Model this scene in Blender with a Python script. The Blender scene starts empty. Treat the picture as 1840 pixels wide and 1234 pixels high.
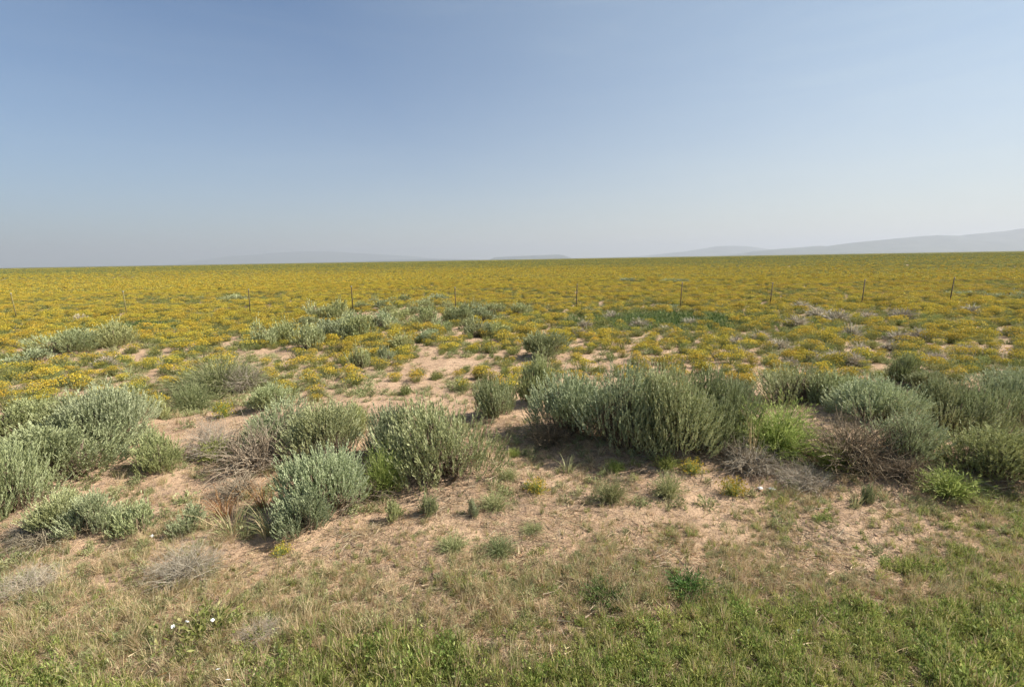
import bpy, math, random
import numpy as np
from mathutils import Matrix, Vector, Euler

# ------------------------------------------------------------------ camera, sky, sun, exposure
S = bpy.context.scene
COL = S.collection
FPX, W0, H0 = 920.0, 1840.0, 1234.0
CAM_Z = 2.5
PITCH, ROLL = math.atan(151.0 / FPX), math.radians(-0.97)
cd = bpy.data.cameras.new('camera'); cam = bpy.data.objects.new('camera', cd); COL.objects.link(cam)
cd.sensor_width = 36.0; cd.lens = 36.0 * FPX / W0; cd.clip_start = 0.05; cd.clip_end = 200000
CM = Matrix.Rotation(math.pi / 2 - PITCH, 4, 'X') @ Matrix.Rotation(ROLL, 4, 'Z')
cam.matrix_world = Matrix.Translation((0, 0, CAM_Z)) @ CM
S.camera = cam

SUN_EL, SUN_AZ = math.radians(42), math.radians(88)      # azimuth clockwise from the view direction (+Y)
w = bpy.data.worlds.new('World'); S.world = w; w.use_nodes = True
nt = w.node_tree; nt.nodes.clear()
sky = nt.nodes.new('ShaderNodeTexSky'); sky.sky_type = 'NISHITA'; sky.sun_disc = False
sky.sun_elevation = SUN_EL; sky.sun_rotation = SUN_AZ
sky.altitude = 1800; sky.air_density = 1.1; sky.dust_density = 0.4; sky.ozone_density = 3.8
bg = nt.nodes.new('ShaderNodeBackground'); bg.inputs['Strength'].default_value = 0.067
wo = nt.nodes.new('ShaderNodeOutputWorld')
# thin high cirrus veil: real cloud brightness added by view direction
tc = nt.nodes.new('ShaderNodeTexCoord'); mp = nt.nodes.new('ShaderNodeMapping')
mp.inputs['Scale'].default_value = (1.0, 1.6, 7.0); mp.inputs['Rotation'].default_value = (0.0, 0.12, 0.3)
nz = nt.nodes.new('ShaderNodeTexNoise'); nz.inputs['Scale'].default_value = 1.6; nz.inputs['Detail'].default_value = 7; nz.inputs['Roughness'].default_value = 0.6
nz.inputs['Distortion'].default_value = 0.6
mx = nt.nodes.new('ShaderNodeMix'); mx.data_type = 'RGBA'
VEIL = (6.9, 7.7, 7.0, 1); VA, VB = -0.02, 0.44
HZ_FAR, HZ_SUN, VC = (2.9, 3.1, 3.4, 1), (5.7, 5.3, 4.4, 1), 0.95     # low haze away from and towards the sun
mx.inputs[7].default_value = VEIL
def MN(op, a, b=None, c=None, clamp=False):
    n = nt.nodes.new('ShaderNodeMath'); n.operation = op; n.use_clamp = clamp
    for i, v in enumerate((a, b, c)):
        if v is None: continue
        if isinstance(v, (int, float)): n.inputs[i].default_value = v
        else: nt.links.new(v, n.inputs[i])
    return n.outputs[0]
L = nt.links.new
# the veil is thicker towards the horizon and brighter towards the sun, as thin high haze is
dt = nt.nodes.new('ShaderNodeVectorMath'); dt.operation = 'DOT_PRODUCT'; L(tc.outputs['Generated'], dt.inputs[0])
dt.inputs[1].default_value = (math.cos(SUN_EL) * math.sin(SUN_AZ), math.cos(SUN_EL) * math.cos(SUN_AZ), math.sin(SUN_EL))
sx = nt.nodes.new('ShaderNodeSeparateXYZ'); L(tc.outputs['Generated'], sx.inputs[0])
low = MN('MULTIPLY', MN('POWER', MN('SUBTRACT', 1.0, MN('ABSOLUTE', sx.outputs[2])), 5.0), VC)
hz = nt.nodes.new('ShaderNodeMix'); hz.data_type = 'RGBA'; hz.inputs[6].default_value = HZ_FAR; hz.inputs[7].default_value = HZ_SUN
L(MN('ADD', dt.outputs['Value'], 0.5, None, True), hz.inputs[0])
mp.inputs['Scale'].default_value = (1.0, 1.6, 9.0); L(tc.outputs['Generated'], mp.inputs['Vector']); L(mp.outputs[0], nz.inputs['Vector'])
fac = MN('MULTIPLY_ADD', dt.outputs['Value'], VB, VA, True)
fac = MN('MULTIPLY', fac, MN('MULTIPLY_ADD', nz.outputs[0], 0.8, 0.6), None, True)
wisp = nt.nodes.new('ShaderNodeMapRange'); wisp.inputs[1].default_value = 0.5; wisp.inputs[2].default_value = 0.8; wisp.inputs[4].default_value = 0.05; L(nz.outputs[0], wisp.inputs[0])
fac = MN('ADD', fac, wisp.outputs[0], None, True)
L(fac, mx.inputs[0]); tn = nt.nodes.new('ShaderNodeVectorMath'); tn.operation = 'MULTIPLY'; tn.inputs[1].default_value = (0.80, 0.95, 0.99); L(sky.outputs[0], tn.inputs[0]); L(tn.outputs[0], mx.inputs[6])
m2 = nt.nodes.new('ShaderNodeMix'); m2.data_type = 'RGBA'; L(low, m2.inputs[0]); L(mx.outputs[2], m2.inputs[6]); L(hz.outputs[2], m2.inputs[7])
L(m2.outputs[2], bg.inputs[0]); L(bg.outputs[0], wo.inputs[0])

sl = bpy.data.lights.new('sun', 'SUN'); sl.energy = 5.0; sl.angle = math.radians(0.55); sl.color = (1.0, 0.93, 0.82)
sun = bpy.data.objects.new('sun', sl); COL.objects.link(sun)
sd = Vector((math.cos(SUN_EL) * math.sin(SUN_AZ), math.cos(SUN_EL) * math.cos(SUN_AZ), math.sin(SUN_EL)))
sun.rotation_euler = (-sd).to_track_quat('-Z', 'Y').to_euler(); sun.location = (20, 0, 30)
vs = S.view_settings; vs.view_transform = 'Standard'; vs.look = 'None'; vs.gamma = 1; vs.use_curve_mapping = False; vs.exposure = 1.0
S.render.engine = 'CYCLES'
cy = S.cycles; cy.max_bounces = 6; cy.diffuse_bounces = 3; cy.transmission_bounces = 4; cy.transparent_max_bounces = 4; cy.volume_bounces = 1
cy.use_denoising = True; cy.use_adaptive_sampling = True; cy.adaptive_threshold = 0.02
HAZE = 4.4e-5
HCOL = (0.53, 0.565, 0.665, 1)

# ------------------------------------------------------------------ noise and terrain height
def _hash(ix, iy, s):
    n = (ix.astype(np.int64) * 374761393 + iy.astype(np.int64) * 668265263 + s * 982451653) & 0xffffffff
    n = ((n ^ (n >> 13)) * 1274126177) & 0xffffffff
    n = n ^ (n >> 16)
    return (n & 0xffffff) / float(0xffffff)
def vnoise(x, y, s=0):
    x = np.asarray(x, float); y = np.asarray(y, float)
    ix = np.floor(x); iy = np.floor(y); fx = x - ix; fy = y - iy
    fx = fx * fx * (3 - 2 * fx); fy = fy * fy * (3 - 2 * fy)
    a = _hash(ix, iy, s); b = _hash(ix + 1, iy, s); c = _hash(ix, iy + 1, s); d = _hash(ix + 1, iy + 1, s)
    return (a * (1 - fx) + b * fx) * (1 - fy) + (c * (1 - fx) + d * fx) * fy
def fbm(x, y, s=0, o=4):
    t = 0; a = 0.5; f = 1.0
    for i in range(o):
        t = t + a * vnoise(np.asarray(x) * f + 17.3 * i, np.asarray(y) * f - 9.1 * i, s + i); a *= 0.5; f *= 2.03
    return t / (1 - 0.5 ** o)
def sstep(a, b, x):
    t = np.clip((np.asarray(x, float) - a) / (b - a), 0, 1); return t * t * (3 - 2 * t)
MOUNDS = []           # x, y, radius, amplitude
_MP = None
def hgt(x, y):
    x = np.asarray(x, float); y = np.asarray(y, float); r = np.hypot(x, y)
    h = 0.16 * (fbm(x * 0.22 + 3, y * 0.22, 5, 3) - 0.5) + 0.05 * (fbm(x * 1.3, y * 1.3, 9, 3) - 0.5)
    h = h + 0.045 * (fbm(x * 5, y * 5, 11, 3) - 0.5) * sstep(40, 15, r)
    h = h + 0.9 * (fbm(x / 60, y / 60, 21, 3) - 0.5) * sstep(30, 160, r)
    h = h + 3.0 * (fbm(x / 700, y / 700, 25, 3) - 0.55) * sstep(200, 2500, r)
    for (mx_, my_, mr, ma) in MOUNDS:
        m = (np.abs(x - mx_) < 3 * mr) & (np.abs(y - my_) < 3 * mr)
        if np.any(m):
            h = h + np.where(m, ma * np.exp(-((x - mx_) ** 2 + (y - my_) ** 2) / (mr * mr)), 0)
    return h
def ray(px, py):
    v = Vector(((px - W0 / 2) / FPX, -(py - H0 / 2) / FPX, -1.0))
    return (CM.to_3x3() @ v).normalized()
def ground_at(px, py):
    d = ray(px, py); z = 0.0
    for _ in range(12):
        t = (z - CAM_Z) / d.z; x, y = d.x * t, d.y * t; z = float(hgt(x, y))
    return x, y
def to_px(x, y, z):
    """vectorised projection, used only to know which plants are in view"""
    R = np.array(CM.to_3x3()).T
    q = np.stack([x, y, np.asarray(z) - CAM_Z]); c = R @ q
    return W0 / 2 + FPX * c[0] / -c[2], H0 / 2 - FPX * c[1] / -c[2]

# ------------------------------------------------------------------ materials
def newmat(name):
    m = bpy.data.materials.new(name); m.use_nodes = True; t = m.node_tree; t.nodes.clear()
    o = t.nodes.new('ShaderNodeOutputMaterial'); return m, t, o
def ramp(t, cols, pos=None):
    r = t.nodes.new('ShaderNodeValToRGB'); e = r.color_ramp.elements
    n = len(cols); pos = pos or [i / (n - 1) for i in range(n)]
    e[0].position = pos[0]; e[0].color = (*cols[0], 1); e[1].position = pos[-1]; e[1].color = (*cols[-1], 1)
    for i in range(1, n - 1):
        k = e.new(pos[i]); k.color = (*cols[i], 1)
    return r
def leafmat(name, cols, trans=0.3, rough=0.6, var=0.25, hue=0.03, spec=0.25):
    """foliage: colour by the leaf's own random tint, varied from plant to plant"""
    m, t, o = newmat(name)
    at = t.nodes.new('ShaderNodeAttribute'); at.attribute_name = 'tint'
    r = ramp(t, cols); t.links.new(at.outputs['Fac'], r.inputs[0])
    oi = t.nodes.new('ShaderNodeObjectInfo')
    hv = t.nodes.new('ShaderNodeHueSaturation')
    a = t.nodes.new('ShaderNodeMapRange'); a.inputs[3].default_value = 1 - var; a.inputs[4].default_value = 1 + var
    b = t.nodes.new('ShaderNodeMapRange'); b.inputs[3].default_value = 0.5 - hue; b.inputs[4].default_value = 0.5 + hue
    wn = t.nodes.new('ShaderNodeTexWhiteNoise'); wn.noise_dimensions = '1D'
    t.links.new(oi.outputs['Random'], a.inputs[0]); t.links.new(oi.outputs['Random'], wn.inputs['W']); t.links.new(wn.outputs['Value'], b.inputs[0])
    t.links.new(a.outputs[0], hv.inputs['Value']); t.links.new(b.outputs[0], hv.inputs['Hue']); t.links.new(r.outputs[0], hv.inputs['Color'])
    p = t.nodes.new('ShaderNodeBsdfPrincipled'); p.inputs['Roughness'].default_value = rough; p.inputs['Specular IOR Level'].default_value = spec
    tr = t.nodes.new('ShaderNodeBsdfTranslucent'); mxs = t.nodes.new('ShaderNodeMixShader'); mxs.inputs[0].default_value = trans
    t.links.new(hv.outputs[0], p.inputs['Base Color']); t.links.new(hv.outputs[0], tr.inputs['Color'])
    t.links.new(p.outputs[0], mxs.inputs[1]); t.links.new(tr.outputs[0], mxs.inputs[2]); t.links.new(mxs.outputs[0], o.inputs[0])
    return m
def plainmat(name, c1, c2, scale=20, rough=0.8, bump=0.3, coords='Object'):
    m, t, o = newmat(name)
    tcn = t.nodes.new('ShaderNodeTexCoord'); n = t.nodes.new('ShaderNodeTexNoise'); n.inputs['Scale'].default_value = scale; n.inputs['Detail'].default_value = 5
    r = ramp(t, [c1, c2], [0.3, 0.7]); p = t.nodes.new('ShaderNodeBsdfPrincipled'); p.inputs['Roughness'].default_value = rough; p.inputs['Specular IOR Level'].default_value = 0.2
    bp = t.nodes.new('ShaderNodeBump'); bp.inputs['Strength'].default_value = bump; bp.inputs['Distance'].default_value = 0.01
    t.links.new(tcn.outputs[coords], n.inputs[0]); t.links.new(n.outputs[0], r.inputs[0]); t.links.new(r.outputs[0], p.inputs['Base Color'])
    t.links.new(n.outputs[0], bp.inputs['Height']); t.links.new(bp.outputs[0], p.inputs['Normal']); t.links.new(p.outputs[0], o.inputs[0])
    return m

M = {}
M['sage'] = leafmat('sage_leaf', [(0.22, 0.235, 0.10), (0.38, 0.41, 0.205), (0.56, 0.59, 0.345)], 0.15, 0.6, 0.2, 0.012)
M['sage_olive'] = leafmat('sage_leaf_olive', [(0.23, 0.24, 0.095), (0.38, 0.395, 0.175), (0.54, 0.56, 0.29)], 0.15, 0.6, 0.2, 0.012)
M['sage_blue'] = leafmat('sage_leaf_blue', [(0.22, 0.25, 0.13), (0.39, 0.43, 0.245), (0.57, 0.61, 0.39)], 0.15, 0.6, 0.18, 0.01)
M['wood'] = leafmat('shrub_wood', [(0.11, 0.08, 0.05), (0.20, 0.15, 0.10), (0.29, 0.23, 0.16)], 0.0, 0.85, 0.15, 0.01)
M['deadwood'] = leafmat('dead_grey_wood', [(0.17, 0.125, 0.08), (0.29, 0.235, 0.165), (0.42, 0.355, 0.26)], 0.0, 0.85, 0.12, 0.01)
M['bright'] = leafmat('bright_green_leaf', [(0.17, 0.21, 0.05), (0.29, 0.34, 0.09), (0.44, 0.47, 0.16)], 0.35, 0.6, 0.1, 0.015)
M['weed'] = leafmat('grey_green_weed', [(0.19, 0.21, 0.085), (0.30, 0.32, 0.14), (0.42, 0.41, 0.22)], 0.3, 0.65, 0.2, 0.02)
M['dark'] = leafmat('dark_green_weed', [(0.035, 0.075, 0.015), (0.07, 0.13, 0.025), (0.12, 0.19, 0.05)], 0.3, 0.6, 0.15, 0.01)
M['grass'] = leafmat('green_grass_blade', [(0.15, 0.19, 0.045), (0.30, 0.345, 0.09), (0.53, 0.50, 0.21)], 0.38, 0.55, 0.25, 0.025)
M['straw'] = leafmat('dry_straw_blade', [(0.32, 0.23, 0.12), (0.50, 0.38, 0.22), (0.66, 0.53, 0.34)], 0.3, 0.65, 0.2, 0.01)
M['rust'] = leafmat('rusty_dry_stem', [(0.22, 0.10, 0.045), (0.36, 0.18, 0.07), (0.45, 0.27, 0.12)], 0.2, 0.7, 0.15, 0.01)
M['flower'] = leafmat('yellow_flower_head', [(0.35, 0.30, 0.055), (0.53, 0.42, 0.055), (0.66, 0.43, 0.045)], 0.25, 0.7, 0.16, 0.012)
M['weedstem'] = leafmat('olive_stem', [(0.14, 0.155, 0.045), (0.23, 0.25, 0.08), (0.33, 0.34, 0.13)], 0.3, 0.65, 0.2, 0.02)
M['drygrey'] = leafmat('pale_dry_twig', [(0.30, 0.25, 0.18), (0.45, 0.39, 0.30), (0.60, 0.54, 0.43)], 0.1, 0.8, 0.15, 0.01)
M['white'] = plainmat('white_petal', (0.75, 0.74, 0.72), (0.85, 0.85, 0.84), 30, 0.5, 0.0)
M['scrap'] = plainmat('dirty_white_litter', (0.55, 0.55, 0.53), (0.8, 0.8, 0.79), 40, 0.45, 0.2)
M['green_scrap'] = plainmat('pale_green_litter', (0.35, 0.5, 0.38), (0.6, 0.72, 0.6), 40, 0.35, 0.2)
M['post'] = plainmat('weathered_post_paint', (0.05, 0.045, 0.03), (0.10, 0.075, 0.05), 30, 0.7, 0.3)
M['posttip'] = plainmat('pale_post_tip', (0.3, 0.3, 0.27), (0.42, 0.41, 0.37), 30, 0.7, 0.2)
M['wire'] = plainmat('dull_fence_wire', (0.16, 0.13, 0.11), (0.24, 0.2, 0.17), 60, 0.6, 0.1)
M['rock'] = plainmat('soil_clod', (0.27, 0.17, 0.11), (0.45, 0.32, 0.23), 25, 0.9, 0.5)

# ------------------------------------------------------------------ mesh building from arrays
class MB:
    def __init__(s): s.v = []; s.f = []; s.t = []; s.m = []; s.n = 0
    def add(s, V, F, T, mat=0):
        s.v.append(V); s.f.append(F + s.n); s.t.append(T); s.m.append(np.full(len(F), mat, np.int32)); s.n += len(V)
    def mesh(s, name, mats):
        V = np.concatenate(s.v).astype(np.float32); T = np.concatenate(s.t).astype(np.float32)
        me = bpy.data.meshes.new(name)
        F4 = [f for f in s.f]
        sizes = np.concatenate([np.full(len(f), f.shape[1], np.int32) for f in F4])
        loops = np.concatenate([f.ravel() for f in F4]).astype(np.int32)
        starts = np.concatenate([[0], np.cumsum(sizes)[:-1]]).astype(np.int32)
        me.vertices.add(len(V)); me.vertices.foreach_set('co', V.ravel())
        me.loops.add(len(loops)); me.loops.foreach_set('vertex_index', loops)
        me.polygons.add(len(sizes)); me.polygons.foreach_set('loop_start', starts)
        me.polygons.foreach_set('material_index', np.concatenate(s.m))
        a = me.attributes.new('tint', 'FLOAT', 'POINT'); a.data.foreach_set('value', T)
        for m in mats: me.materials.append(M[m] if isinstance(m, str) else m)
        me.update(calc_edges=True); me.validate()
        return me
def nrm(a): return a / np.maximum(np.linalg.norm(a, axis=-1, keepdims=True), 1e-9)
def perp(D, rng):
    return nrm(np.cross(D, rng.normal(size=D.shape)))
def leaves(mb, P, D, Ln, Wd, rng, tint, mat=0):
    """diamond leaves: base, two sides, tip"""
    D = nrm(D); n = len(P); sv = perp(D, rng); Ln = np.broadcast_to(Ln, (n,))[:, None]; Wd = np.broadcast_to(Wd, (n,))[:, None]
    cup = np.cross(D, sv) * Ln * rng.uniform(-0.12, 0.12, (n, 1))
    V = np.stack([P, P + D * Ln * 0.55 + sv * Wd / 2 + cup, P + D * Ln, P + D * Ln * 0.55 - sv * Wd / 2 + cup], 1).reshape(-1, 3)
    F = np.arange(4 * n).reshape(-1, 4)
    mb.add(V, F, np.repeat(np.clip(tint, 0, 1), 4), mat)
def strips(mb, P0, P1, bend, Wd, rng, tint, nseg=3, mat=0, taper=0.25):
    """curved flat blades from P0 to P1, bowed by vector bend"""
    n = len(P0); sv = perp(P1 - P0, rng); Wd = np.broadcast_to(Wd, (n,))[:, None]
    rows = []
    for k in range(nseg + 1):
        u = k / nseg; c = P0 * (1 - u) + P1 * u + bend * (4 * u * (1 - u))
        ww = Wd * (1 - (1 - taper) * u) / 2
        rows += [c - sv * ww, c + sv * ww]
    V = np.stack(rows, 1).reshape(-1, 3); K = 2 * (nseg + 1); F = []
    for k in range(nseg):
        b = np.arange(n) * K + 2 * k; F.append(np.stack([b, b + 1, b + 3, b + 2], 1))
    mb.add(V, np.concatenate(F), np.repeat(np.clip(tint, 0, 1), K), mat)
def tubes(mb, P0, P1, bend, R0, R1, rng, tint, nseg=3, mat=0, sides=3):
    n = len(P0); D = nrm(P1 - P0); a = perp(D, rng); b = np.cross(D, a); R0 = np.broadcast_to(R0, (n,))[:, None]; R1 = np.broadcast_to(R1, (n,))[:, None]
    rows = []
    for k in range(nseg + 1):
        u = k / nseg; c = P0 * (1 - u) + P1 * u + bend * (4 * u * (1 - u)); r = R0 * (1 - u) + R1 * u
        for q in range(sides):
            an = 2 * math.pi * q / sides; rows.append(c + (a * math.cos(an) + b * math.sin(an)) * r)
    V = np.stack(rows, 1).reshape(-1, 3); K = sides * (nseg + 1); F = []
    for k in range(nseg):
        for q in range(sides):
            q2 = (q + 1) % sides; o = np.arange(n) * K + k * sides
            F.append(np.stack([o + q, o + q2, o + q2 + sides, o + q + sides], 1))
    mb.add(V, np.concatenate(F), np.repeat(np.clip(tint, 0, 1), K), mat)
def mk(name, mesh, parent=None, loc=(0, 0, 0), rot=(0, 0, 0), scale=(1, 1, 1), link=True):
    o = bpy.data.objects.new(name, mesh)
    if link: COL.objects.link(o)
    o.location = loc; o.rotation_euler = rot; o.scale = scale
    if parent: o.parent = parent
    return o
def tag(o, label=None, cat=None, group=None, kind=None):
    if label: o['label'] = label
    if cat: o['category'] = cat
    if group: o['group'] = group
    if kind: o['kind'] = kind
    return o

def dome_dir(n, rng, lo=-0.1):
    ph = rng.uniform(0, 2 * math.pi, n); z = rng.uniform(lo, 1, n); r = np.sqrt(np.maximum(0, 1 - z * z))
    return np.stack([r * np.cos(ph), r * np.sin(ph), z], 1)

# ------------------------------------------------------------------ plant prototypes
def sage_meshes(seed, R, H, nshoot, nleaf, leafL, leafW, shootL, nwood=60, mat='sage', joined=False):
    """sagebrush: woody fan of stems, crown of upright leafy shoots in uneven clumps"""
    rng = np.random.default_rng(seed)
    nc = max(5, int(5 + R * 16)); cdir = dome_dir(nc, rng, -0.05); cr = rng.uniform(0.75, 1.1, nc)
    crad = np.stack([cdir[:, 0] * R * cr, cdir[:, 1] * R * cr, (0.26 + 0.70 * np.maximum(cdir[:, 2], 0)) * H * cr], 1) * np.array([0.62, 0.62, 0.72])
    cs = rng.uniform(0.30, 0.46, nc) * (R + H) * 0.5
    k = rng.integers(0, nc, nshoot)
    u = dome_dir(nshoot, rng, -0.35) * (rng.uniform(0, 1, (nshoot, 1)) ** 0.22)
    tip = crad[k] + u * cs[k][:, None] * np.array([1, 1, 0.95])
    ax = nrm(np.stack([tip[:, 0] / R, tip[:, 1] / R, np.full(nshoot, 1.0)], 1) * np.array([0.45, 0.45, 1]) + u * 0.28 + rng.normal(0, 0.12, (nshoot, 3)))
    sL = shootL * rng.uniform(0.6, 1.3, nshoot)
    up = rng.uniform(0, 1, nshoot) < 0.16; sL[up] *= 1.4
    tip[:, 2] = np.maximum(tip[:, 2], 0.04 + sL * 0.5)
    base = tip - ax * sL[:, None]; base[:, 2] = np.maximum(base[:, 2], 0.01); tip = tip + ax * (sL * np.where(up, rng.uniform(0.1, 0.6, nshoot), rng.uniform(-0.25, 0.1, nshoot)))[:, None]
    T = np.repeat(rng.uniform(0, 1, nshoot) * 0.6 + rng.uniform(0, 1, nc)[k] * 0.4, nleaf)
    uu = rng.uniform(0.05, 1.0, (nshoot, nleaf))
    P = base[:, None] + (tip - base)[:, None] * uu[..., None]
    D = ax[:, None] + perp(np.repeat(ax, nleaf, 0), rng).reshape(nshoot, nleaf, 3) * rng.uniform(0.12, 0.6, (nshoot, nleaf, 1)) * (1.15 - 0.6 * uu[..., None])
    mb = MB(); leaves(mb, P.reshape(-1, 3), D.reshape(-1, 3), (leafL * rng.uniform(0.6, 1.3, (nshoot * nleaf))), leafW * rng.uniform(0.7, 1.2, nshoot * nleaf), rng, np.clip(T + rng.normal(0, 0.12, len(T)), 0, 1))
    wb = mb if joined else MB(); wm = 1 if joined else 0
    # woody stems: trunks from the base, then twigs that reach shoot bases
    nt_ = max(6, nwood // 6); d = dome_dir(nt_, rng, 0.25)
    P0 = np.stack([rng.normal(0, R * 0.08, nt_), rng.normal(0, R * 0.08, nt_), np.full(nt_, -0.04)], 1)
    P1 = np.stack([d[:, 0] * R * 0.62, d[:, 1] * R * 0.62, d[:, 2] * H * 0.62], 1)
    bend = np.stack([d[:, 0] * R * 0.09, d[:, 1] * R * 0.09, np.full(nt_, -H * 0.06)], 1) + rng.normal(0, R * 0.03, (nt_, 3))
    tubes(wb, P0, P1, bend, 0.014 * (0.5 + R), 0.006, rng, rng.uniform(0, 1, nt_), 4, wm, 3)
    q = rng.choice(nshoot, min(nwood * 2, nshoot), replace=False); j = rng.integers(0, nt_, len(q))
    fr = rng.uniform(0.35, 0.95, (len(q), 1)); A = P0[j] * (1 - fr) + P1[j] * fr
    tubes(wb, A, base[q], rng.normal(0, R * 0.04, (len(q), 3)), 0.004, 0.0022, rng, rng.uniform(0, 1, len(q)), 2, wm, 3)
    if joined: return mb.mesh('sagebrush_crown', [mat, 'wood'])
    return mb.mesh('foliage', [mat]), wb.mesh('branches', ['wood'])

def broom_mesh(seed, R, H, n, wd, mats, nleaf=0, leafL=0.03, leafW=0.005, base=0.25, lo=0.1, bendf=0.12, tl=1, name='stems', jit=0.15, nflow=0, fsz=0.02, flat=0.0, headpow=1.0):
    """many fine stems fanning from a small base to a domed top; optional leaves and flower heads"""
    rng = np.random.default_rng(seed); mb = MB()
    d = dome_dir(n, rng, lo); lump = 0.8 + 0.4 * fbm(d[:, 0] * 2.2 + seed, d[:, 1] * 2.2, seed, 2)
    rr = lump * rng.uniform(1 - jit * 2, 1 + jit * 0.6, n)
    P1 = np.stack([d[:, 0] * R * rr, d[:, 1] * R * rr, np.maximum(0.01, (d[:, 2] ** headpow) * H * rr)], 1)
    P0 = np.stack([d[:, 0] * R * base * rng.uniform(0, 1, n), d[:, 1] * R * base * rng.uniform(0, 1, n), np.full(n, -0.015)], 1)
    b = np.stack([d[:, 0] * R * bendf * -1, d[:, 1] * R * bendf * -1, np.full(n, H * bendf)], 1) + rng.normal(0, R * 0.05, (n, 3))
    T = rng.uniform(0, 1, n)
    strips(mb, P0, P1, b, wd, rng, T, 3, 0)
    if nleaf:
        i = rng.integers(0, n, nleaf); u = rng.uniform(0.2, 1, (nleaf, 1))
        P = P0[i] * (1 - u) + P1[i] * u + b[i] * 4 * u * (1 - u)
        D = nrm(P1[i] - P0[i]) + rng.normal(0, 0.45, (nleaf, 3))
        leaves(mb, P, D, leafL * rng.uniform(0.6, 1.3, nleaf), leafW, rng, np.clip(T[i] + rng.normal(0, 0.2, nleaf), 0, 1), 0)
    if nflow:
        i = rng.integers(0, n, nflow); i = np.where(d[i, 2] < 0.25, rng.integers(0, n, nflow), i)
        P = P1[i] + rng.normal(0, 0.35 * fsz, (nflow, 3)) + nrm(P1[i]) * rng.uniform(-0.08, 0.03, (nflow, 1)) * R
        ft = fbm(d[i, 0] * 3 + 5, d[i, 1] * 3, seed + 3, 2) * 0.5 + rng.uniform(0, 0.6, nflow)
        for s_ in range(2):
            D = nrm(rng.normal(0, 1, (nflow, 3)) + np.array([0, 0, 0.3]))
            leaves(mb, P - D * fsz / 2, D, fsz * rng.uniform(0.6, 1.3, nflow), fsz * 0.85, rng, ft, 1)
    return mb.mesh(name, mats)

def sprawl_mesh(seed, R, H, n, mats, r0=0.006, name='sticks'):
    """dead tangle: grey sticks sweeping out and down from a low crown, with forked twigs"""
    rng = np.random.default_rng(seed); mb = MB(); d = dome_dir(n, rng, 0.02)
    P0 = np.stack([rng.normal(0, R * 0.22, n), rng.normal(0, R * 0.2, n), rng.uniform(-0.02, H * 0.15, n)], 1)
    rr = rng.uniform(0.55, 1.05, n)
    P1 = P0 * 0.5 + np.stack([d[:, 0] * R * rr, d[:, 1] * R * rr, d[:, 2] * H * rr * 0.9 + 0.02], 1)
    b = np.stack([rng.normal(0, R * 0.06, n), rng.normal(0, R * 0.06, n), rng.uniform(0.0, H * 0.2, n)], 1)
    tubes(mb, P0, P1, b, r0, r0 * 0.35, rng, rng.uniform(0, 1, n), 4, 0, 3)
    m_ = n * 3; i = rng.integers(0, n, m_); u = rng.uniform(0.35, 1, (m_, 1)); A = P0[i] * (1 - u) + P1[i] * u + b[i] * 4 * u * (1 - u)
    E = A + (nrm(P1[i] - P0[i]) + rng.normal(0, 0.55, (m_, 3))) * R * rng.uniform(0.12, 0.35, (m_, 1)); E[:, 2] = np.maximum(E[:, 2], 0.005)
    tubes(mb, A, E, rng.normal(0, R * 0.02, (m_, 3)), r0 * 0.4, r0 * 0.18, rng, rng.uniform(0, 1, m_), 2, 0, 3)
    return mb.mesh(name, mats)

def tuft_mesh(seed, n, H, spread, wd, mats, lean=(0, 0), name='grass_tuft', heads=0):
    rng = np.random.default_rng(seed); mb = MB()
    ph = rng.uniform(0, 2 * math.pi, n); r0 = rng.uniform(0, 0.3, n) * spread; out = rng.uniform(0.1, 1, n) * spread
    h = H * rng.uniform(0.45, 1.1, n)
    P0 = np.stack([np.cos(ph) * r0, np.sin(ph) * r0, np.full(n, -0.01)], 1)
    P1 = np.stack([np.cos(ph) * (r0 + out) + lean[0] * h, np.sin(ph) * (r0 + out) + lean[1] * h, h * rng.uniform(0.6, 1, n)], 1)
    b = np.stack([-np.cos(ph) * out * 0.15, -np.sin(ph) * out * 0.15, h * 0.12], 1)
    T = rng.uniform(0, 1, n); mi = 0
    if len(mats) > 1:
        sel = rng.uniform(0, 1, n) < 0.3
        for q, g in ((~sel, 0), (sel, 1)):
            if q.any(): strips(mb, P0[q], P1[q], b[q], wd, rng, T[q], 3, g, 0.15)
    else: strips(mb, P0, P1, b, wd, rng, T, 3, 0, 0.15)
    if heads:
        i = rng.integers(0, n, heads); leaves(mb, P1[i] - np.array([0, 0, 0.02]), nrm(P1[i] - P0[i]), 0.03, 0.006, rng, T[i], len(mats) - 1)
    return mb.mesh(name, mats)

def extent(me):
    a = np.empty(len(me.vertices) * 3, np.float32); me.vertices.foreach_get('co', a); a = a.reshape(-1, 3)
    return float(np.percentile(a[:, 0], 98) - np.percentile(a[:, 0], 2) + np.percentile(a[:, 1], 98) - np.percentile(a[:, 1], 2)) / 2, float(np.percentile(a[:, 2], 97.5))
SAGE_L = [sage_meshes(10 + i, 0.62, 0.86, 1500, 26, 0.036, 0.0078, 0.17, 120, m) for i, m in enumerate(['sage', 'sage_blue', 'sage', 'sage_olive'])] + [sage_meshes(20, 0.66, 0.80, 900, 26, 0.038, 0.0078, 0.21, 200, 'sage'), sage_meshes(21, 0.58, 0.95, 1250, 24, 0.034, 0.0078, 0.14, 160, 'sage_blue')]
SAGE_M = [sage_meshes(30 + i, 0.42, 0.62, 820, 24, 0.034, 0.0078, 0.15, 80, m) for i, m in enumerate(['sage', 'sage_blue', 'sage_olive', 'sage'])]
SAGE_S = [sage_meshes(50 + i, 0.2, 0.32, 230, 20, 0.028, 0.0065, 0.10, 24, m) for i, m in enumerate(['sage', 'sage_blue', 'sage_olive'])]
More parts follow.
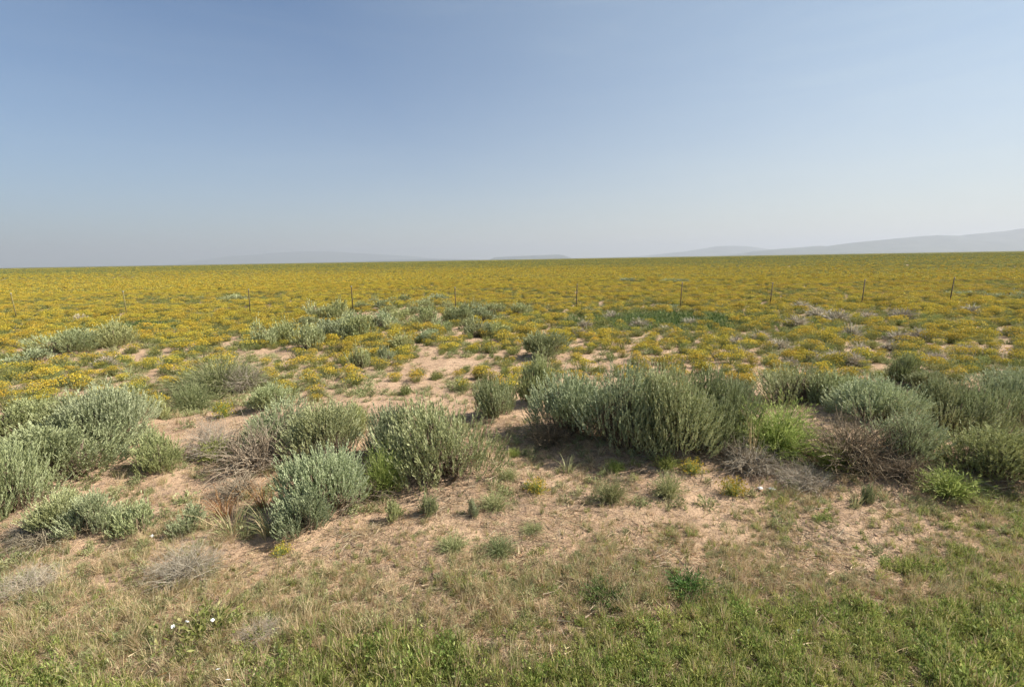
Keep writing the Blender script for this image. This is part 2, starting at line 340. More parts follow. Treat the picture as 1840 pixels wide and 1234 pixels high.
SAGE_F = [sage_meshes(70 + i, 0.42, 0.56, 420, 11, 0.05, 0.017, 0.14, 30, m, True) for i, m in enumerate(['sage', 'sage_olive', 'sage', 'sage_blue', 'sage_olive'])]
DIMS = {'L': (1.30, 0.92), 'M': (0.92, 0.68), 'S': (0.46, 0.38), 'F': (0.92, 0.62)}

# ------------------------------------------------------------------ named plants of the foreground and middle distance
# kind, centre px, base px, width px, top px, label
ROWS = [
 ('L', 108, 893, 225, 768, 'widest pale sagebrush on the left verge, bushy and spiky'),
 ('L', 5, 945, 150, 808, 'grey-green sagebrush cut by the left edge of the photo'),
 ('L', 196, 815, 150, 704, 'tall sagebrush behind the widest left sagebrush, beside the sandy gap'),
 ('M', 128, 800, 110, 722, 'olive sagebrush at the back of the left thicket'),
 ('M', 40, 795, 120, 726, 'low olive sagebrush at the back left edge above bare sand'),
 ('M', 226, 760, 70, 700, 'small sagebrush top showing behind the left thicket, next to yellow flowers'),
 ('M', 290, 858, 76, 780, 'lone upright sagebrush with open stems on bare sand, casting a clear shadow'),
 ('M', 112, 972, 86, 888, 'short sagebrush with dark hollow base, frontmost on the left'),
 ('M', 168, 974, 92, 890, 'pale spiky sagebrush beside the hollow one, frontmost on the left'),
 ('S', 250, 962, 74, 906, 'knee-high sagebrush fanning over dry litter, left of the rusty stems'),
 ('S', 340, 960, 56, 912, 'tiny pale sagebrush just left of the rusty stems'),
 ('M', 495, 742, 80, 694, 'round sagebrush behind the dead tangle, on sandy soil'),
 ('L', 510, 822, 130, 728, 'sagebrush rising right behind the dead stick tangle'),
 ('L', 592, 842, 130, 734, 'dark-hearted sagebrush in the middle of the centre-left thicket'),
 ('M', 632, 792, 62, 730, 'narrow sagebrush filling the gap behind the bright green bush'),
 ('L', 588, 950, 150, 818, 'silvery upright sagebrush left of the bright green bush'),
 ('M', 545, 976, 96, 892, 'low silvery sagebrush with sprays leaning to the verge'),
 ('M', 703, 846, 100, 740, 'shaded sagebrush joined to the left flank of the big centre one'),
 ('L', 795, 886, 205, 738, 'big dome-shaped sagebrush at the centre of the photo'),
 ('M', 892, 764, 78, 690, 'small sagebrush on the sandy track between the two big thickets'),
 ('M', 965, 734, 68, 648, 'upright sagebrush at the far left end of the long right thicket'),
 ('M', 978, 650, 80, 600, 'round dark sagebrush among yellow flowers behind the long thicket'),
 ('L', 1028, 806, 150, 684, 'woody low-shaded sagebrush, left end of the long thicket'),
 ('L', 1112, 834, 150, 670, 'tallest sagebrush of the long thicket with drooping front sprays'),
 ('L', 1200, 836, 150, 672, 'second sagebrush of the long thicket, above two small green weeds'),
 ('L', 1282, 820, 130, 680, 'sagebrush at the right of the long thicket, beside the bright green bush'),
 ('M', 1322, 738, 60, 688, 'small sagebrush poking up behind the bright green bush'),
 ('L', 1432, 752, 140, 668, 'dark sagebrush crowning the low hummock behind the bright green bush'),
 ('M', 1506, 756, 90, 676, 'sagebrush on top of the hummock, above the dead wood'),
 ('L', 1570, 800, 140, 688, 'pale sagebrush on the right shoulder of the hummock'),
 ('L', 1622, 856, 120, 742, 'sagebrush hanging over the dark dead wood'),
 ('L', 1765, 884, 190, 770, 'yellow-green rounded sagebrush near the right edge, set apart in front'),
 ('L', 1694, 798, 130, 690, 'dark sagebrush behind the rounded one near the right edge'),
 ('L', 1782, 800, 130, 702, 'broad sagebrush directly behind the rounded one at the right edge'),
 ('L', 1845, 772, 120, 672, 'sagebrush cut by the right edge of the photo'),
 ('M', 1622, 694, 48, 640, 'small sagebrush on pink soil behind the hummock'),
 ('M', 1660, 706, 60, 668, 'low sagebrush behind the right thicket, next to the small one'),
 ('M', 1800, 716, 96, 668, 'sagebrush low in yellow flowers behind the right thicket'),
 ('M', 127, 642, 104, 596, 'wider sagebrush of the pair in the yellow field on the left'),
 ('M', 211, 629, 68, 582, 'taller narrower sagebrush of the pair in the yellow field on the left'),
 ('S', 54, 657, 64, 630, 'low bluish sagebrush in front of the pair in the yellow field'),
 ('S', 646, 665, 36, 626, 'small upright sagebrush in front of the mid-field sagebrush patch'),
 ('S', 694, 653, 28, 624, 'tiny round sagebrush in front of the mid-field sagebrush patch'),
 ('S', 708, 938, 32, 900, 'knee-high tuft of sagebrush, leftmost of three seedlings on bare soil'),
 ('S', 769, 931, 32, 890, 'middle one of three sagebrush seedlings on bare soil'),
 ('S', 850, 932, 20, 900, 'thinnest of three sagebrush seedlings on bare soil'),
 ('S', 290, 752, 32, 714, 'small grey sagebrush alone on sand beside the green hummock'),
 ('S', 1560, 908, 22, 872, 'tiny grey sagebrush sprig at the edge of the verge grass'),
]
BUSHES = []
for (k, cx, by, wp, ty, lab) in ROWS:
    x, y = ground_at(cx, by); d = math.hypot(x, y); depth = y * math.cos(PITCH) + CAM_Z * math.sin(PITCH)
    wid = wp / FPX * depth; push = 0.34 * wid; x *= (1 + push / d); y *= (1 + push / d); wid *= (1 + push / d)
    r = ray(cx, ty); t = math.hypot(x, y) / math.hypot(r.x, r.y); ztop = CAM_Z + r.z * t
    BUSHES.append([k, x, y, wid, ztop, lab])
    if k in 'LM': MOUNDS.append((x, y, wid * 0.6, 0.035 + 0.05 * min(wid, 1.2)))
for (px, py, r_, a_) in [(232, 566, 0.7, 0.16), (35, 624, 0.5, 0.12), (1500, 790, 1.1, 0.26), (720, 560, 4.0, 0.25), (400, 690, 0.7, 0.15), (400, 525, 0.9, 0.25), (50, 518, 0.9, 0.25)]:
    x, y = ground_at(px, py); MOUNDS.append((x, y, r_, a_))

rnd = random.Random(5)
def near_tint(): return rnd.uniform(0, 2 * math.pi)
kc = {'L': 0, 'M': 0, 'S': 0}
for (k, x, y, wid, ztop, lab) in BUSHES:
    z = float(hgt(x, y)) - 0.02; ht = max(0.15, ztop - z)
    src = {'L': SAGE_L, 'M': SAGE_M, 'S': SAGE_S}[k]; n = kc[k]; kc[k] += 1
    if 'olive' in lab or 'yellow-green' in lab: i = 3 if k == 'L' else 2
    elif 'silvery' in lab or 'bluish' in lab: i = 1
    else: i = [0, 4, 1, 5, 2][n % 5] if k == 'L' else ([0, 1, 3, 2][n % 4] if k == 'M' else n % 3)
    fm, wm = src[i]; dw, dh = extent(fm)
    e = mk('sagebrush', None, loc=(x, y, z), rot=(0, 0, near_tint()), scale=(wid / dw * 0.88, wid / dw * 0.88, ht / dh * 0.99))
    e.empty_display_size = 0.1
    tag(e, lab, 'shrub', 'sagebrush shrubs of the foreground and middle distance')
    mk('foliage', fm, e); mk('branches', wm, e)

# ------------------------------------------------------------------ other single plants
GREEN_BR = broom_mesh(91, 0.42, 0.62, 620, 0.006, ['bright'], 3400, 0.045, 0.008, 0.3, 0.12, name='stems')
GREEN_SM = broom_mesh(92, 0.22, 0.32, 300, 0.005, ['bright'], 1300, 0.035, 0.007, 0.3, 0.12, name='stems')
WEED_SM = broom_mesh(93, 0.19, 0.24, 300, 0.004, ['weed'], 900, 0.028, 0.005, 0.35, 0.05, name='stems')
DARK_W = broom_mesh(94, 0.17, 0.17, 260, 0.004, ['dark'], 900, 0.028, 0.007, 0.3, 0.02, name='stems')
LEAFW = broom_mesh(98, 0.2, 0.16, 120, 0.004, ['grass'], 420, 0.03, 0.011, 0.6, 0.02, name='stems')
YEL_SM = broom_mesh(95, 0.14, 0.17, 220, 0.004, ['bright', 'flower'], 300, 0.025, 0.004, 0.3, 0.1, nflow=260, fsz=0.013, name='stems')
DRYB = sprawl_mesh(96, 0.4, 0.42, 230, ['drygrey'], 0.0035, name='twigs')
DRYC = sprawl_mesh(97, 0.45, 0.3, 260, ['drygrey'], 0.003, name='twigs')
GREEN_HUM = broom_mesh(97, 0.5, 0.5, 900, 0.007, ['weed'], 1800, 0.05, 0.007, 0.8, 0.05, name='stems')
DEAD_A = sprawl_mesh(101, 0.5, 0.5, 150, ['deadwood'], 0.007)
DEAD_B = sprawl_mesh(102, 0.6, 0.45, 190, ['wood'], 0.007)
RUST = tuft_mesh(103, 60, 0.45, 0.22, 0.006, ['rust'], name='stems', heads=120)
TALLG = tuft_mesh(104, 90, 0.42, 0.22, 0.005, ['weed', 'straw'], name='blades')
REED = tuft_mesh(105, 26, 0.55, 0.08, 0.004, ['straw'], name='blades', heads=26)
def place(mesh, name, cat, cx, by, wp, ty, lab, dw, dh, group=None, part='stems', extra=None, push=0.3):
    x, y = ground_at(cx, by); dw, dh = extent(mesh); d = math.hypot(x, y); depth = y * math.cos(PITCH) + CAM_Z * math.sin(PITCH)
    wid = wp / FPX * depth; q = push * wid; x *= 1 + q / d; y *= 1 + q / d; wid *= 1 + q / d
    r = ray(cx, ty); ztop = CAM_Z + r.z * math.hypot(x, y) / math.hypot(r.x, r.y); z = float(hgt(x, y)) - 0.01; ht = max(0.06, ztop - z)
    o = mk(name, mesh, loc=(x, y, z), rot=(0, 0, near_tint()), scale=(wid / dw, wid / dw, ht / dh)); tag(o, lab, cat, group); return o
P_ = place
P_(GREEN_BR, 'green_shrub', 'shrub', 690, 896, 70, 816, 'bright green upright bush in front of the big centre sagebrush', 0.86, 0.64)
P_(GREEN_BR, 'green_shrub', 'shrub', 1392, 832, 132, 732, 'bright yellow-green bush between the long thicket and the dead wood', 0.86, 0.64)
P_(GREEN_BR, 'green_shrub', 'shrub', 1330, 800, 70, 742, 'green bush half hidden at the right end of the long thicket', 0.86, 0.64)
P_(GREEN_SM, 'green_shrub', 'shrub', 1492, 852, 60, 798, 'small bright green bush in front of the dead wood', 0.45, 0.33)
P_(GREEN_SM, 'green_shrub', 'shrub', 1702, 902, 92, 846, 'low green bush left of the rounded sagebrush near the right edge', 0.45, 0.33)
P_(GREEN_SM, 'green_shrub', 'shrub', 388, 834, 52, 792, 'small yellow-green bush at the left side of the dead stick tangle', 0.45, 0.33)
P_(WEED_SM, 'green_weed', 'weed', 1098, 909, 58, 861, 'round grey-green weed on bare soil with a dark shadow, left of a similar one', 0.4, 0.25)
P_(WEED_SM, 'green_weed', 'weed', 1200, 901, 60, 852, 'round grey-green weed on bare soil, right of a similar one', 0.4, 0.25)
P_(GREEN_SM, 'green_weed', 'weed', 1106, 851, 32, 828, 'tiny bright weed under the tallest sagebrush of the long thicket', 0.45, 0.33)
P_(GREEN_SM, 'green_weed', 'weed', 1198, 846, 40, 820, 'tiny bright weed under the second sagebrush of the long thicket', 0.45, 0.33)
P_(GREEN_SM, 'green_weed', 'weed', 922, 822, 26, 806, 'tiny green weed in the shade left of the long thicket', 0.45, 0.33)
P_(WEED_SM, 'green_weed', 'weed', 915, 864, 40, 842, 'straw-coloured weed at the end of a fallen stick', 0.4, 0.25)
P_(WEED_SM, 'green_weed', 'weed', 890, 920, 56, 888, 'yellowish weed between the thinnest seedling and the bare soil', 0.4, 0.25)
P_(WEED_SM, 'green_weed', 'weed', 958, 962, 44, 942, 'low olive weed where the verge grass starts at the centre', 0.4, 0.25)
P_(WEED_SM, 'green_weed', 'weed', 898, 1004, 64, 968, 'grassy green weed clump at the centre of the verge', 0.4, 0.25)
P_(WEED_SM, 'green_weed', 'weed', 816, 996, 58, 964, 'yellow-green weed clump left of the grassy one at the verge centre', 0.4, 0.25)
P_(YEL_SM, 'yellow_flower_plant', 'wildflower', 966, 890, 40, 862, 'small yellow-topped plant on bare soil by the fallen stick', 0.29, 0.18)
P_(YEL_SM, 'yellow_flower_plant', 'wildflower', 1316, 894, 46, 858, 'yellow-topped plant left of the white litter', 0.29, 0.18)
P_(YEL_SM, 'yellow_flower_plant', 'wildflower', 1244, 856, 40, 826, 'orange-yellow plant under the right end of the long thicket', 0.29, 0.18)
P_(YEL_SM, 'yellow_flower_plant', 'wildflower', 403, 751, 34, 722, 'single yellow plant on sand below the green hummock', 0.29, 0.18)
P_(YEL_SM, 'yellow_flower_plant', 'wildflower', 508, 1000, 34, 978, 'faint yellow plant in the verge weeds left of centre', 0.29, 0.18)
P_(DARK_W, 'dark_green_weed', 'weed', 1084, 1094, 86, 1052, 'dark green tuft in the dry verge grass, left one of two', 0.36, 0.18)
P_(DARK_W, 'dark_green_weed', 'weed', 1237, 1078, 84, 1038, 'dark green tuft in the dry verge grass, right one of two', 0.36, 0.18)
P_(LEAFW, 'leafy_weed', 'weed', 368, 1165, 140, 1098, 'leafy green weed carrying white blossoms in the lower left', 0.36, 0.18)
P_(DRYB, 'dry_shrub', 'shrub', 385, 828, 90, 758, 'pale leafless brushy shrub left of the dead stick tangle', 0.8, 0.52)
P_(DRYB, 'dry_shrub', 'shrub', 1350, 858, 90, 800, 'straw-grey leafless shrub under the bright yellow-green bush', 0.8, 0.52)
P_(DRYC, 'dry_shrub', 'shrub', 1442, 884, 92, 838, 'grey sprawling dry shrub in front of the small bright green bush', 0.8, 0.52)
P_(DRYC, 'dry_shrub', 'shrub', 340, 1050, 110, 984, 'low dry grey-brown shrub spreading over the lower left verge', 0.8, 0.52)
P_(DRYC, 'dry_shrub', 'shrub', 60, 1068, 90, 1020, 'low dead brush near the left edge of the verge', 0.8, 0.52)
P_(DRYC, 'dry_shrub', 'shrub', 470, 1158, 80, 1120, 'small pinkish dead tuft right of the white blossoms', 0.8, 0.52)
P_(DRYC, 'dry_shrub', 'shrub', 70, 965, 80, 925, 'dry twigs between the front left sagebrushes', 0.8, 0.52)
P_(GREEN_HUM, 'green_shrub', 'shrub', 398, 712, 150, 648, 'shaggy green and tan brush on the hummock behind the sandy gap', 1.0, 0.52)
P_(DRYB, 'dry_shrub', 'shrub', 440, 706, 70, 658, 'tan dead brush on the right shoulder of the shaggy hummock', 0.8, 0.52)
P_(GREEN_HUM, 'green_shrub', 'shrub', 345, 738, 70, 690, 'low green brush at the foot of the shaggy hummock', 1.0, 0.52)
P_(DEAD_A, 'dead_branch_tangle', 'dead shrub', 458, 856, 120, 768, 'tangle of bare grey sticks in the centre-left thicket', 1.05, 0.55)
P_(DEAD_A, 'dead_branch_tangle', 'dead shrub', 430, 900, 90, 852, 'low grey sticks lying in front of the tall stick tangle', 1.05, 0.55)
P_(DEAD_B, 'dead_branch_tangle', 'dead shrub', 1525, 860, 140, 752, 'dark brown dead wood spilling down the hummock on the right', 1.2, 0.5)
P_(DEAD_A, 'dead_branch_tangle', 'dead shrub', 1335, 848, 130, 790, 'bare grey sticks under the right end of the long thicket', 1.05, 0.55)
P_(DEAD_A, 'dead_branch_tangle', 'dead shrub', 650, 908, 110, 850, 'bare sticks at the foot of the bright green bush in the centre', 1.05, 0.55)
P_(DEAD_B, 'dead_branch_tangle', 'dead shrub', 1620, 872, 90, 820, 'reddish brown dead twigs below the overhanging sagebrush', 1.2, 0.5)
P_(DEAD_B, 'dead_branch_tangle', 'dead shrub', 985, 808, 80, 752, 'dark bare lower twigs at the left end of the long thicket', 1.2, 0.5)
P_(DEAD_A, 'dead_branch_tangle', 'dead shrub', 85, 985, 110, 945, 'grey sticks at the foot of the hollow sagebrush on the left', 1.05, 0.55)
P_(RUST, 'rusty_weed', 'weed', 405, 940, 90, 870, 'rust-coloured dry stems left of the low silvery sagebrush', 0.5, 0.42)
P_(RUST, 'rusty_weed', 'weed', 475, 922, 90, 862, 'rust-coloured dry stems in front of the dead tangle, close to the silvery sagebrush', 0.5, 0.42)
P_(TALLG, 'tall_grass_clump', 'grass clump', 420, 972, 120, 894, 'tall brownish green grass under the rusty stems', 0.5, 0.42)
P_(TALLG, 'tall_grass_clump', 'grass clump', 490, 975, 100, 900, 'tall green grass beside the low silvery sagebrush', 0.5, 0.42)
P_(REED, 'tall_grass_clump', 'grass clump', 1352, 842, 40, 732, 'thin tall straw stems rising before the bright yellow-green bush', 0.22, 0.55)

# mid-field sagebrush patch: smaller, one mesh each
FAR = [(478,624,38,588),(514,619,42,583),(555,630,46,590),(600,617,52,583),(646,612,54,571),(568,572,40,551),(608,577,42,546),(558,592,40,573),(636,580,32,566),(650,559,24,546),(673,549,20,538),(722,548,38,535),(693,556,30,543),(688,590,38,566),(726,578,38,560),(706,595,28,578),(741,593,30,576),(761,556,28,541),(789,544,32,533),(771,585,38,556),(794,600,32,576),(812,582,30,556),(832,585,30,553),(864,580,38,556),(837,593,24,578),(862,607,46,580),(897,607,34,583),(887,565,36,549),(777,615,40,596),(724,632,40,606),(740,565,26,552),(665,590,30,572),(590,600,36,580),(625,592,34,574),(805,560,24,545),(845,562,26,547),(700,566,26,553),(530,600,34,585)]
FL = {(646,612):'largest dark sagebrush at the front of the mid-field patch',(478,624):'leftmost sagebrush of the mid-field patch',(555,630):'sagebrush nearest the camera in the mid-field patch, casting shadow on sand',
      (608,577):'tall sagebrush just left of the fence post in the mid-field patch',(771,585):'round dark sagebrush on the sandy opening of the mid-field patch',(862,607):'broad sagebrush at the right front of the mid-field patch',
      (897,607):'rightmost front sagebrush of the mid-field patch',(724,632):'greener sagebrush standing apart before the mid-field patch',(777,615):'green low sagebrush before the sandy opening of the mid-field patch'}
for i, (cx, by, wp, ty) in enumerate(FAR):
    P_(SAGE_F[i % 5], 'sagebrush', 'shrub', cx, by, wp * 1.08, ty - 3, FL.get((cx, by), 'sagebrush inside the dense grey-green patch around the middle fence posts'), 0.92, 0.62, 'sagebrush shrubs of the mid-field patch')
for (cx, by, wp, ty, lab) in [(935,567,32,546,'lone round sagebrush right of the mid-field patch'),(1209,559,34,548,'dark low sagebrush at the foot of a fence post right of centre'),
      (418,544,38,531,'flat sagebrush cluster beyond the fence on the left'),(362,542,16,533,'tiny grey sagebrush beyond the fence on the left'),
      (1728,535,60,524,'dark shrub strip beyond the fence near the right edge'),(1812,538,56,526,'dark shrub beyond the fence cut close to the right edge'),
      (1130,508,34,500,'far dark shrub in the yellow plain, left one of three right of centre'),(1200,509,34,501,'far dark shrub in the yellow plain, middle one of three right of centre'),(1228,510,26,502,'far dark shrub in the yellow plain, right one of three right of centre')]:
    P_(SAGE_F[(cx + by) % 5], 'sagebrush', 'shrub', cx, by, wp, ty, lab, 0.92, 0.62)

# pale leafless shrubs in the yellow field on the right
DRYF = [broom_mesh(120 + i, 0.26, 0.24, 300, 0.014, ['drygrey'], 160, 0.05, 0.014, base=0.4, lo=0.02, name='dry_twigs') for i in range(3)]
GREY = [(1040,607,30,594),(1432,590,34,572),(1530,610,26,588),(1612,616,34,600),(1655,612,26,596),(1500,580,40,562),(1620,575,34,560),(1470,572,30,558),(1150,592,30,578),(1240,588,26,576),(1050,592,24,580),(1365,612,26,600),(1400,628,28,614),(1545,640,24,622),(1330,640,24,628),(1535,658,30,640),(1500,650,26,636),(1460,650,24,636),(1560,578,34,566),(1745,566,30,554),(1780,645,30,632),(1735,636,26,624),(1320,622,24,610),(1420,660,22,648),(1680,650,26,638),(1100,575,22,564),(145,580,22,570),(190,660,28,646),(1195,600,22,590),(1600,630,24,618),(1810,604,30,594),(1440,556,26,546)]
for i, (cx, by, wp, ty) in enumerate(GREY):
    lab = 'pale grey leafless shrub among the yellow flowers to the right of centre' if cx > 1000 else ('pale leafless shrub among yellow flowers near the left fence end' if by < 600 else 'pale leafless shrub in yellow flowers right of the low bluish sagebrush')
    P_(DRYF[i % 3], 'dry_shrub', 'shrub', cx, by, wp * 1.25, ty - 4, lab, 0.52, 0.25, 'pale leafless shrubs in the yellow field' if cx > 1000 else None)

# ------------------------------------------------------------------ wire fence
fence = mk('wire_fence', None); tag(fence, 'four-strand wire fence on thin metal posts crossing the yellow field', 'fence')
def box(mb, c, s, mat=0):
    c = np.array(c); s = np.array(s) / 2
    V = c + np.array([[i, j, k] for i in (-1, 1) for j in (-1, 1) for k in (-1, 1)]) * s
    F = np.array([[0, 1, 3, 2], [4, 6, 7, 5], [0, 4, 5, 1], [2, 3, 7, 6], [0, 2, 6, 4], [1, 5, 7, 3]])
    mb.add(V, F, np.full(8, 0.5), mat)
pm = MB()
box(pm, (0, 0, 0.5), (0.042, 0.008, 1.48)); box(pm, (0, 0.020, 0.5), (0.008, 0.032, 1.475))
for k in range(14): box(pm, (0, -0.008, 0.12 + k * 0.085), (0.012, 0.010, 0.02))
box(pm, (0, 0.008, 1.262), (0.046, 0.05, 0.045), 1)
pmesh = pm.mesh('fence_post', ['post', 'posttip'])
pale_post = pmesh.copy(); pale_post.materials[0] = plainmat('sun_bleached_post', (0.19, 0.165, 0.07), (0.28, 0.24, 0.10), 30, 0.7, 0.2)
fx = [-160, 31, 229, 450, 635, 819, 1035, 1222, 1383, 1548, 1706, 1862]
lean = [0, -3, -2.5, 1, 0, 0, 3, 3, 4, 3.5, 5.5, 2]
tops = []
for px, ln in zip(fx, lean):
    hy = 480.9 - 0.01685 * px; x, y = ground_at(px, hy + 94.5); z = float(hgt(x, y)); sc = 1.0 if px not in (819, 1383) else 0.93
    p = mk('fence_post', pale_post if px in (31, 229) else pmesh, fence, (x, y, z), (math.radians(rnd.uniform(-2, 2)), math.radians(ln * 0.8), rnd.uniform(-0.3, 0.3)), (1, 1, sc))
    mw = Matrix.LocRotScale(Vector((x, y, z)), p.rotation_euler, p.scale); tops.append(mw)
for hh in (0.42, 0.68, 0.93, 1.16):
    rng = np.random.default_rng(int(hh * 100)); mb = MB()
    pts = np.array([list(m_ @ Vector((0, -0.016, hh))) for m_ in tops]); n = len(pts) - 1
    tubes(mb, pts[:-1], pts[1:], np.tile([0, 0, -0.012], (n, 1)), 0.004, 0.004, rng, np.full(n, 0.5), 6, 0, 4)
    k = 0
    B = []
    for i in range(n):
        for u in np.arange(0.04, 1, 0.04): B.append(pts[i] * (1 - u) + pts[i + 1] * u + np.array([0, 0, -0.012 * 4 * u * (1 - u)]))
    B = np.array(B); tubes(mb, B - [0, 0, 0.014], B + [0, 0, 0.014], np.zeros_like(B), 0.002, 0.002, rng, np.full(len(B), 0.5), 1, 0, 3)
    mk('wire_strand', mb.mesh('wire_strand', ['wire']), fence)

# ------------------------------------------------------------------ small things on the ground
def crumple(seed, r, mat):
    rng = np.random.default_rng(seed); mb = MB(); n = 9
    u, v = np.meshgrid(np.linspace(-1, 1, n), np.linspace(-1, 1, n)); z = rng.uniform(0.05, 0.9, (n, n)) * (1.2 - np.maximum(abs(u), abs(v)))
    V = np.stack([u * r + rng.normal(0, r * .1, (n, n)), v * r * 0.7 + rng.normal(0, r * .1, (n, n)), z * r * 0.6], 2).reshape(-1, 3)
    F = np.array([[i * n + j, i * n + j + 1, (i + 1) * n + j + 1, (i + 1) * n + j] for i in range(n - 1) for j in range(n - 1)])
    mb.add(V, F, rng.uniform(0, 1, n * n)); return mb.mesh('crumpled_sheet', [mat])
for i, (px, py, r, mt, lab, nm) in enumerate([
    (1366, 880, 0.036, 'scrap', 'white crumpled litter right of a yellow plant, left piece of two', 'litter_scrap'),
    (1387, 881, 0.033, 'scrap', 'white crumpled litter right of a yellow plant, right piece of two', 'litter_scrap'),
    (465, 850, 0.03, 'scrap', 'white scrap caught in the dead grey sticks', 'litter_scrap'),
    (36, 1000, 0.024, 'scrap', 'small white scrap on soil near the left edge', 'litter_scrap'),
    (274, 966, 0.016, 'scrap', 'tiny white scrap below the knee-high sagebrush', 'litter_scrap'),
    (1434, 1138, 0.018, 'green_scrap', 'pale green crinkled scrap in the right verge grass', 'litter_scrap')]):
    x, y = ground_at(px, py); z = float(hgt(x, y)) + (0.10 if i == 2 else 0.02)
    tag(mk(nm, crumple(200 + i, r, mt), loc=(x, y, z), rot=(rnd.uniform(-.3, .3), rnd.uniform(-.3, .3), rnd.uniform(0, 6))), lab, 'litter')
def stick(seed, L_, r):
    rng = np.random.default_rng(seed); mb = MB()
    A = np.array([[-L_ / 2, 0, r], [0, 0, r * 1.2], [L_ * .1, 0.01, r]]); B = np.array([[L_ / 2, 0.03, r], [L_ * .2, L_ * .16, r * 2], [L_ * .3, -L_ * .1, r]])
    tubes(mb, A, B, rng.normal(0, L_ * 0.03, (3, 3)) * [1, 1, 0.2], [r, r * .6, r * .5], [r * .5, r * .3, r * .2], rng, np.array([0.2, 0.4, 0.3]), 5, 0, 5)
    return mb.mesh('fallen_stick', ['wood'])
for i, (px, py, L_, rz, lab) in enumerate([(1147, 851, 0.2, -0.4, 'dark forked stick lying on bare soil in front of the long thicket'), (940, 870, 0.36, -0.7, 'thin fallen stick pointing at the small yellow-topped plant'), (1620, 1197, 0.12, 0.1, 'pale broken straw stalk lying in the lower right grass')]):
    x, y = ground_at(px, py); m_ = stick(220 + i, L_, 0.008 if i < 2 else 0.0025)
    if i == 2: m_.materials[0] = M['straw']
    tag(mk('fallen_stick', m_, loc=(x, y, float(hgt(x, y)) + (0.005 if i < 2 else 0.1)), rot=(0, 0, rz)), lab, 'stick')
# white blossoms: four petals on a thin stem
def blossom():
    pt = MB(); rng = np.random.default_rng(7)
    for k in range(4):
        a = k * math.pi / 2; c, s = math.cos(a), math.sin(a)
        ring = [(0, 0, 0), (0.012, -0.013, 0.004), (0.026, -0.011, 0.006), (0.029, 0, 0.004), (0.026, 0.011, 0.006), (0.012, 0.013, 0.004)]
        V = np.array([[p[0] * c - p[1] * s, p[0] * s + p[1] * c, p[2]] for p in ring]); pt.add(V, np.array([[0, 1, 2, 3], [0, 3, 4, 5]]), np.full(6, .5))
    st = MB(); tubes(st, np.array([[0, 0, -0.14]]), np.array([[0, 0, 0.0]]), np.zeros((1, 3)), 0.0025, 0.002, rng, np.array([.5]), 3, 0, 4)
    return pt.mesh('petals', ['white']), st.mesh('stem', ['weed'])
pt, st = blossom()
for (px, py, lab) in [(315, 1131, 'lowest of the four white blossoms on the leafy weed'), (340, 1122, 'second white blossom from the left on the leafy weed'), (357, 1110, 'topmost white blossom on the leafy weed'), (386, 1119, 'rightmost of the four white blossoms on the leafy weed'), (396, 1211, 'white blossom alone in green grass near the bottom edge'), (414, 1231, 'white blossom right on the bottom edge of the photo')]:
    x, y = ground_at(px, py + 25); z = float(hgt(x, y)) + 0.13; s_ = rnd.uniform(0.42, 0.55)
    e = mk('white_blossom', None, loc=(x, y, z), rot=(0.5, rnd.uniform(-.3, .5), rnd.uniform(0, 6)), scale=(s_, s_, s_)); tag(e, lab, 'flower', 'white blossoms in the lower left')
    mk('petals', pt, e); mk('stem', st, e)

# ------------------------------------------------------------------ labels of look-alikes, told apart by their neighbours
LM = [(127, 620, 'wider sagebrush of the left field pair'), (211, 606, 'taller sagebrush of the left field pair'), (54, 644, 'low bluish sagebrush on the left'), (398, 680, 'shaggy green and tan hummock'),
      (403, 737, 'single yellow plant on sand'), (495, 716, 'round sagebrush behind the dead tangle'), (226, 730, 'small sagebrush behind the left thicket'), (646, 645, 'small upright sagebrush before the mid-field patch'),
      (555, 610, 'front sagebrush of the mid-field patch'), (892, 727, 'small sagebrush on the sandy track'), (965, 690, 'upright sagebrush starting the long thicket'), (978, 625, 'round dark sagebrush behind the long thicket'),
      (862, 593, 'broad sagebrush right of the mid-field patch'), (1112, 672, 'tallest sagebrush of the long thicket'), (1282, 682, 'right end of the long thicket'), (1440, 680, 'dark sagebrush on the hummock'),
      (1570, 698, 'pale sagebrush on the hummock shoulder'), (1622, 668, 'small sagebrush on pink soil'), (1800, 690, 'sagebrush low in yellow flowers'), (40, 730, 'low olive sagebrush at the back left'),
      (1200, 575, 'dark green grass patch'), (1209, 553, 'dark sagebrush at a post foot'), (935, 557, 'lone round sagebrush beyond the patch')]
LM += [(px, 545, w_ + ' fence post from the left') for px, w_ in zip(fx[1:-1], ['first', 'second', 'third', 'fourth', 'fifth', 'sixth', 'seventh', 'eighth', 'ninth', 'tenth'])]
ORD = ['closest', 'second closest', 'third closest', 'fourth closest', 'fifth closest', 'sixth closest', 'seventh closest', 'eighth closest', 'ninth closest', 'tenth closest']
def name_by_neighbour(objs, lead, posts=True):
    pos = []
    for o in objs:
        a, b = to_px(np.array(o.location.x), np.array(o.location.y), np.array(o.location.z + 0.1)); pos.append((float(a), float(b)))
    near = {}
    for o, (a, b) in zip(objs, pos):
        c = [(math.hypot(a - l[0], 1.6 * (b - l[1])), i) for i, l in enumerate(LM) if posts or 'post' not in l[2]]
        d_, i = min(c); near.setdefault(i, []).append((d_, o, a, b))
    for i, lst in near.items():
        for side in ('left', 'right'):
            sub = sorted([t for t in lst if (t[2] < LM[i][0]) == (side == 'left')], key=lambda t: t[0])
            for k, t in enumerate(sub):
                t[1]['label'] = '%s, %s, %s of the %s' % (lead, ORD[k] if k < 10 else '%dth closest' % (k + 1), side, LM[i][2])
for o_ in list(COL.objects):
    if o_.get('label', '').startswith('sagebrush inside the dense'): o_['label'] = 'PATCH'
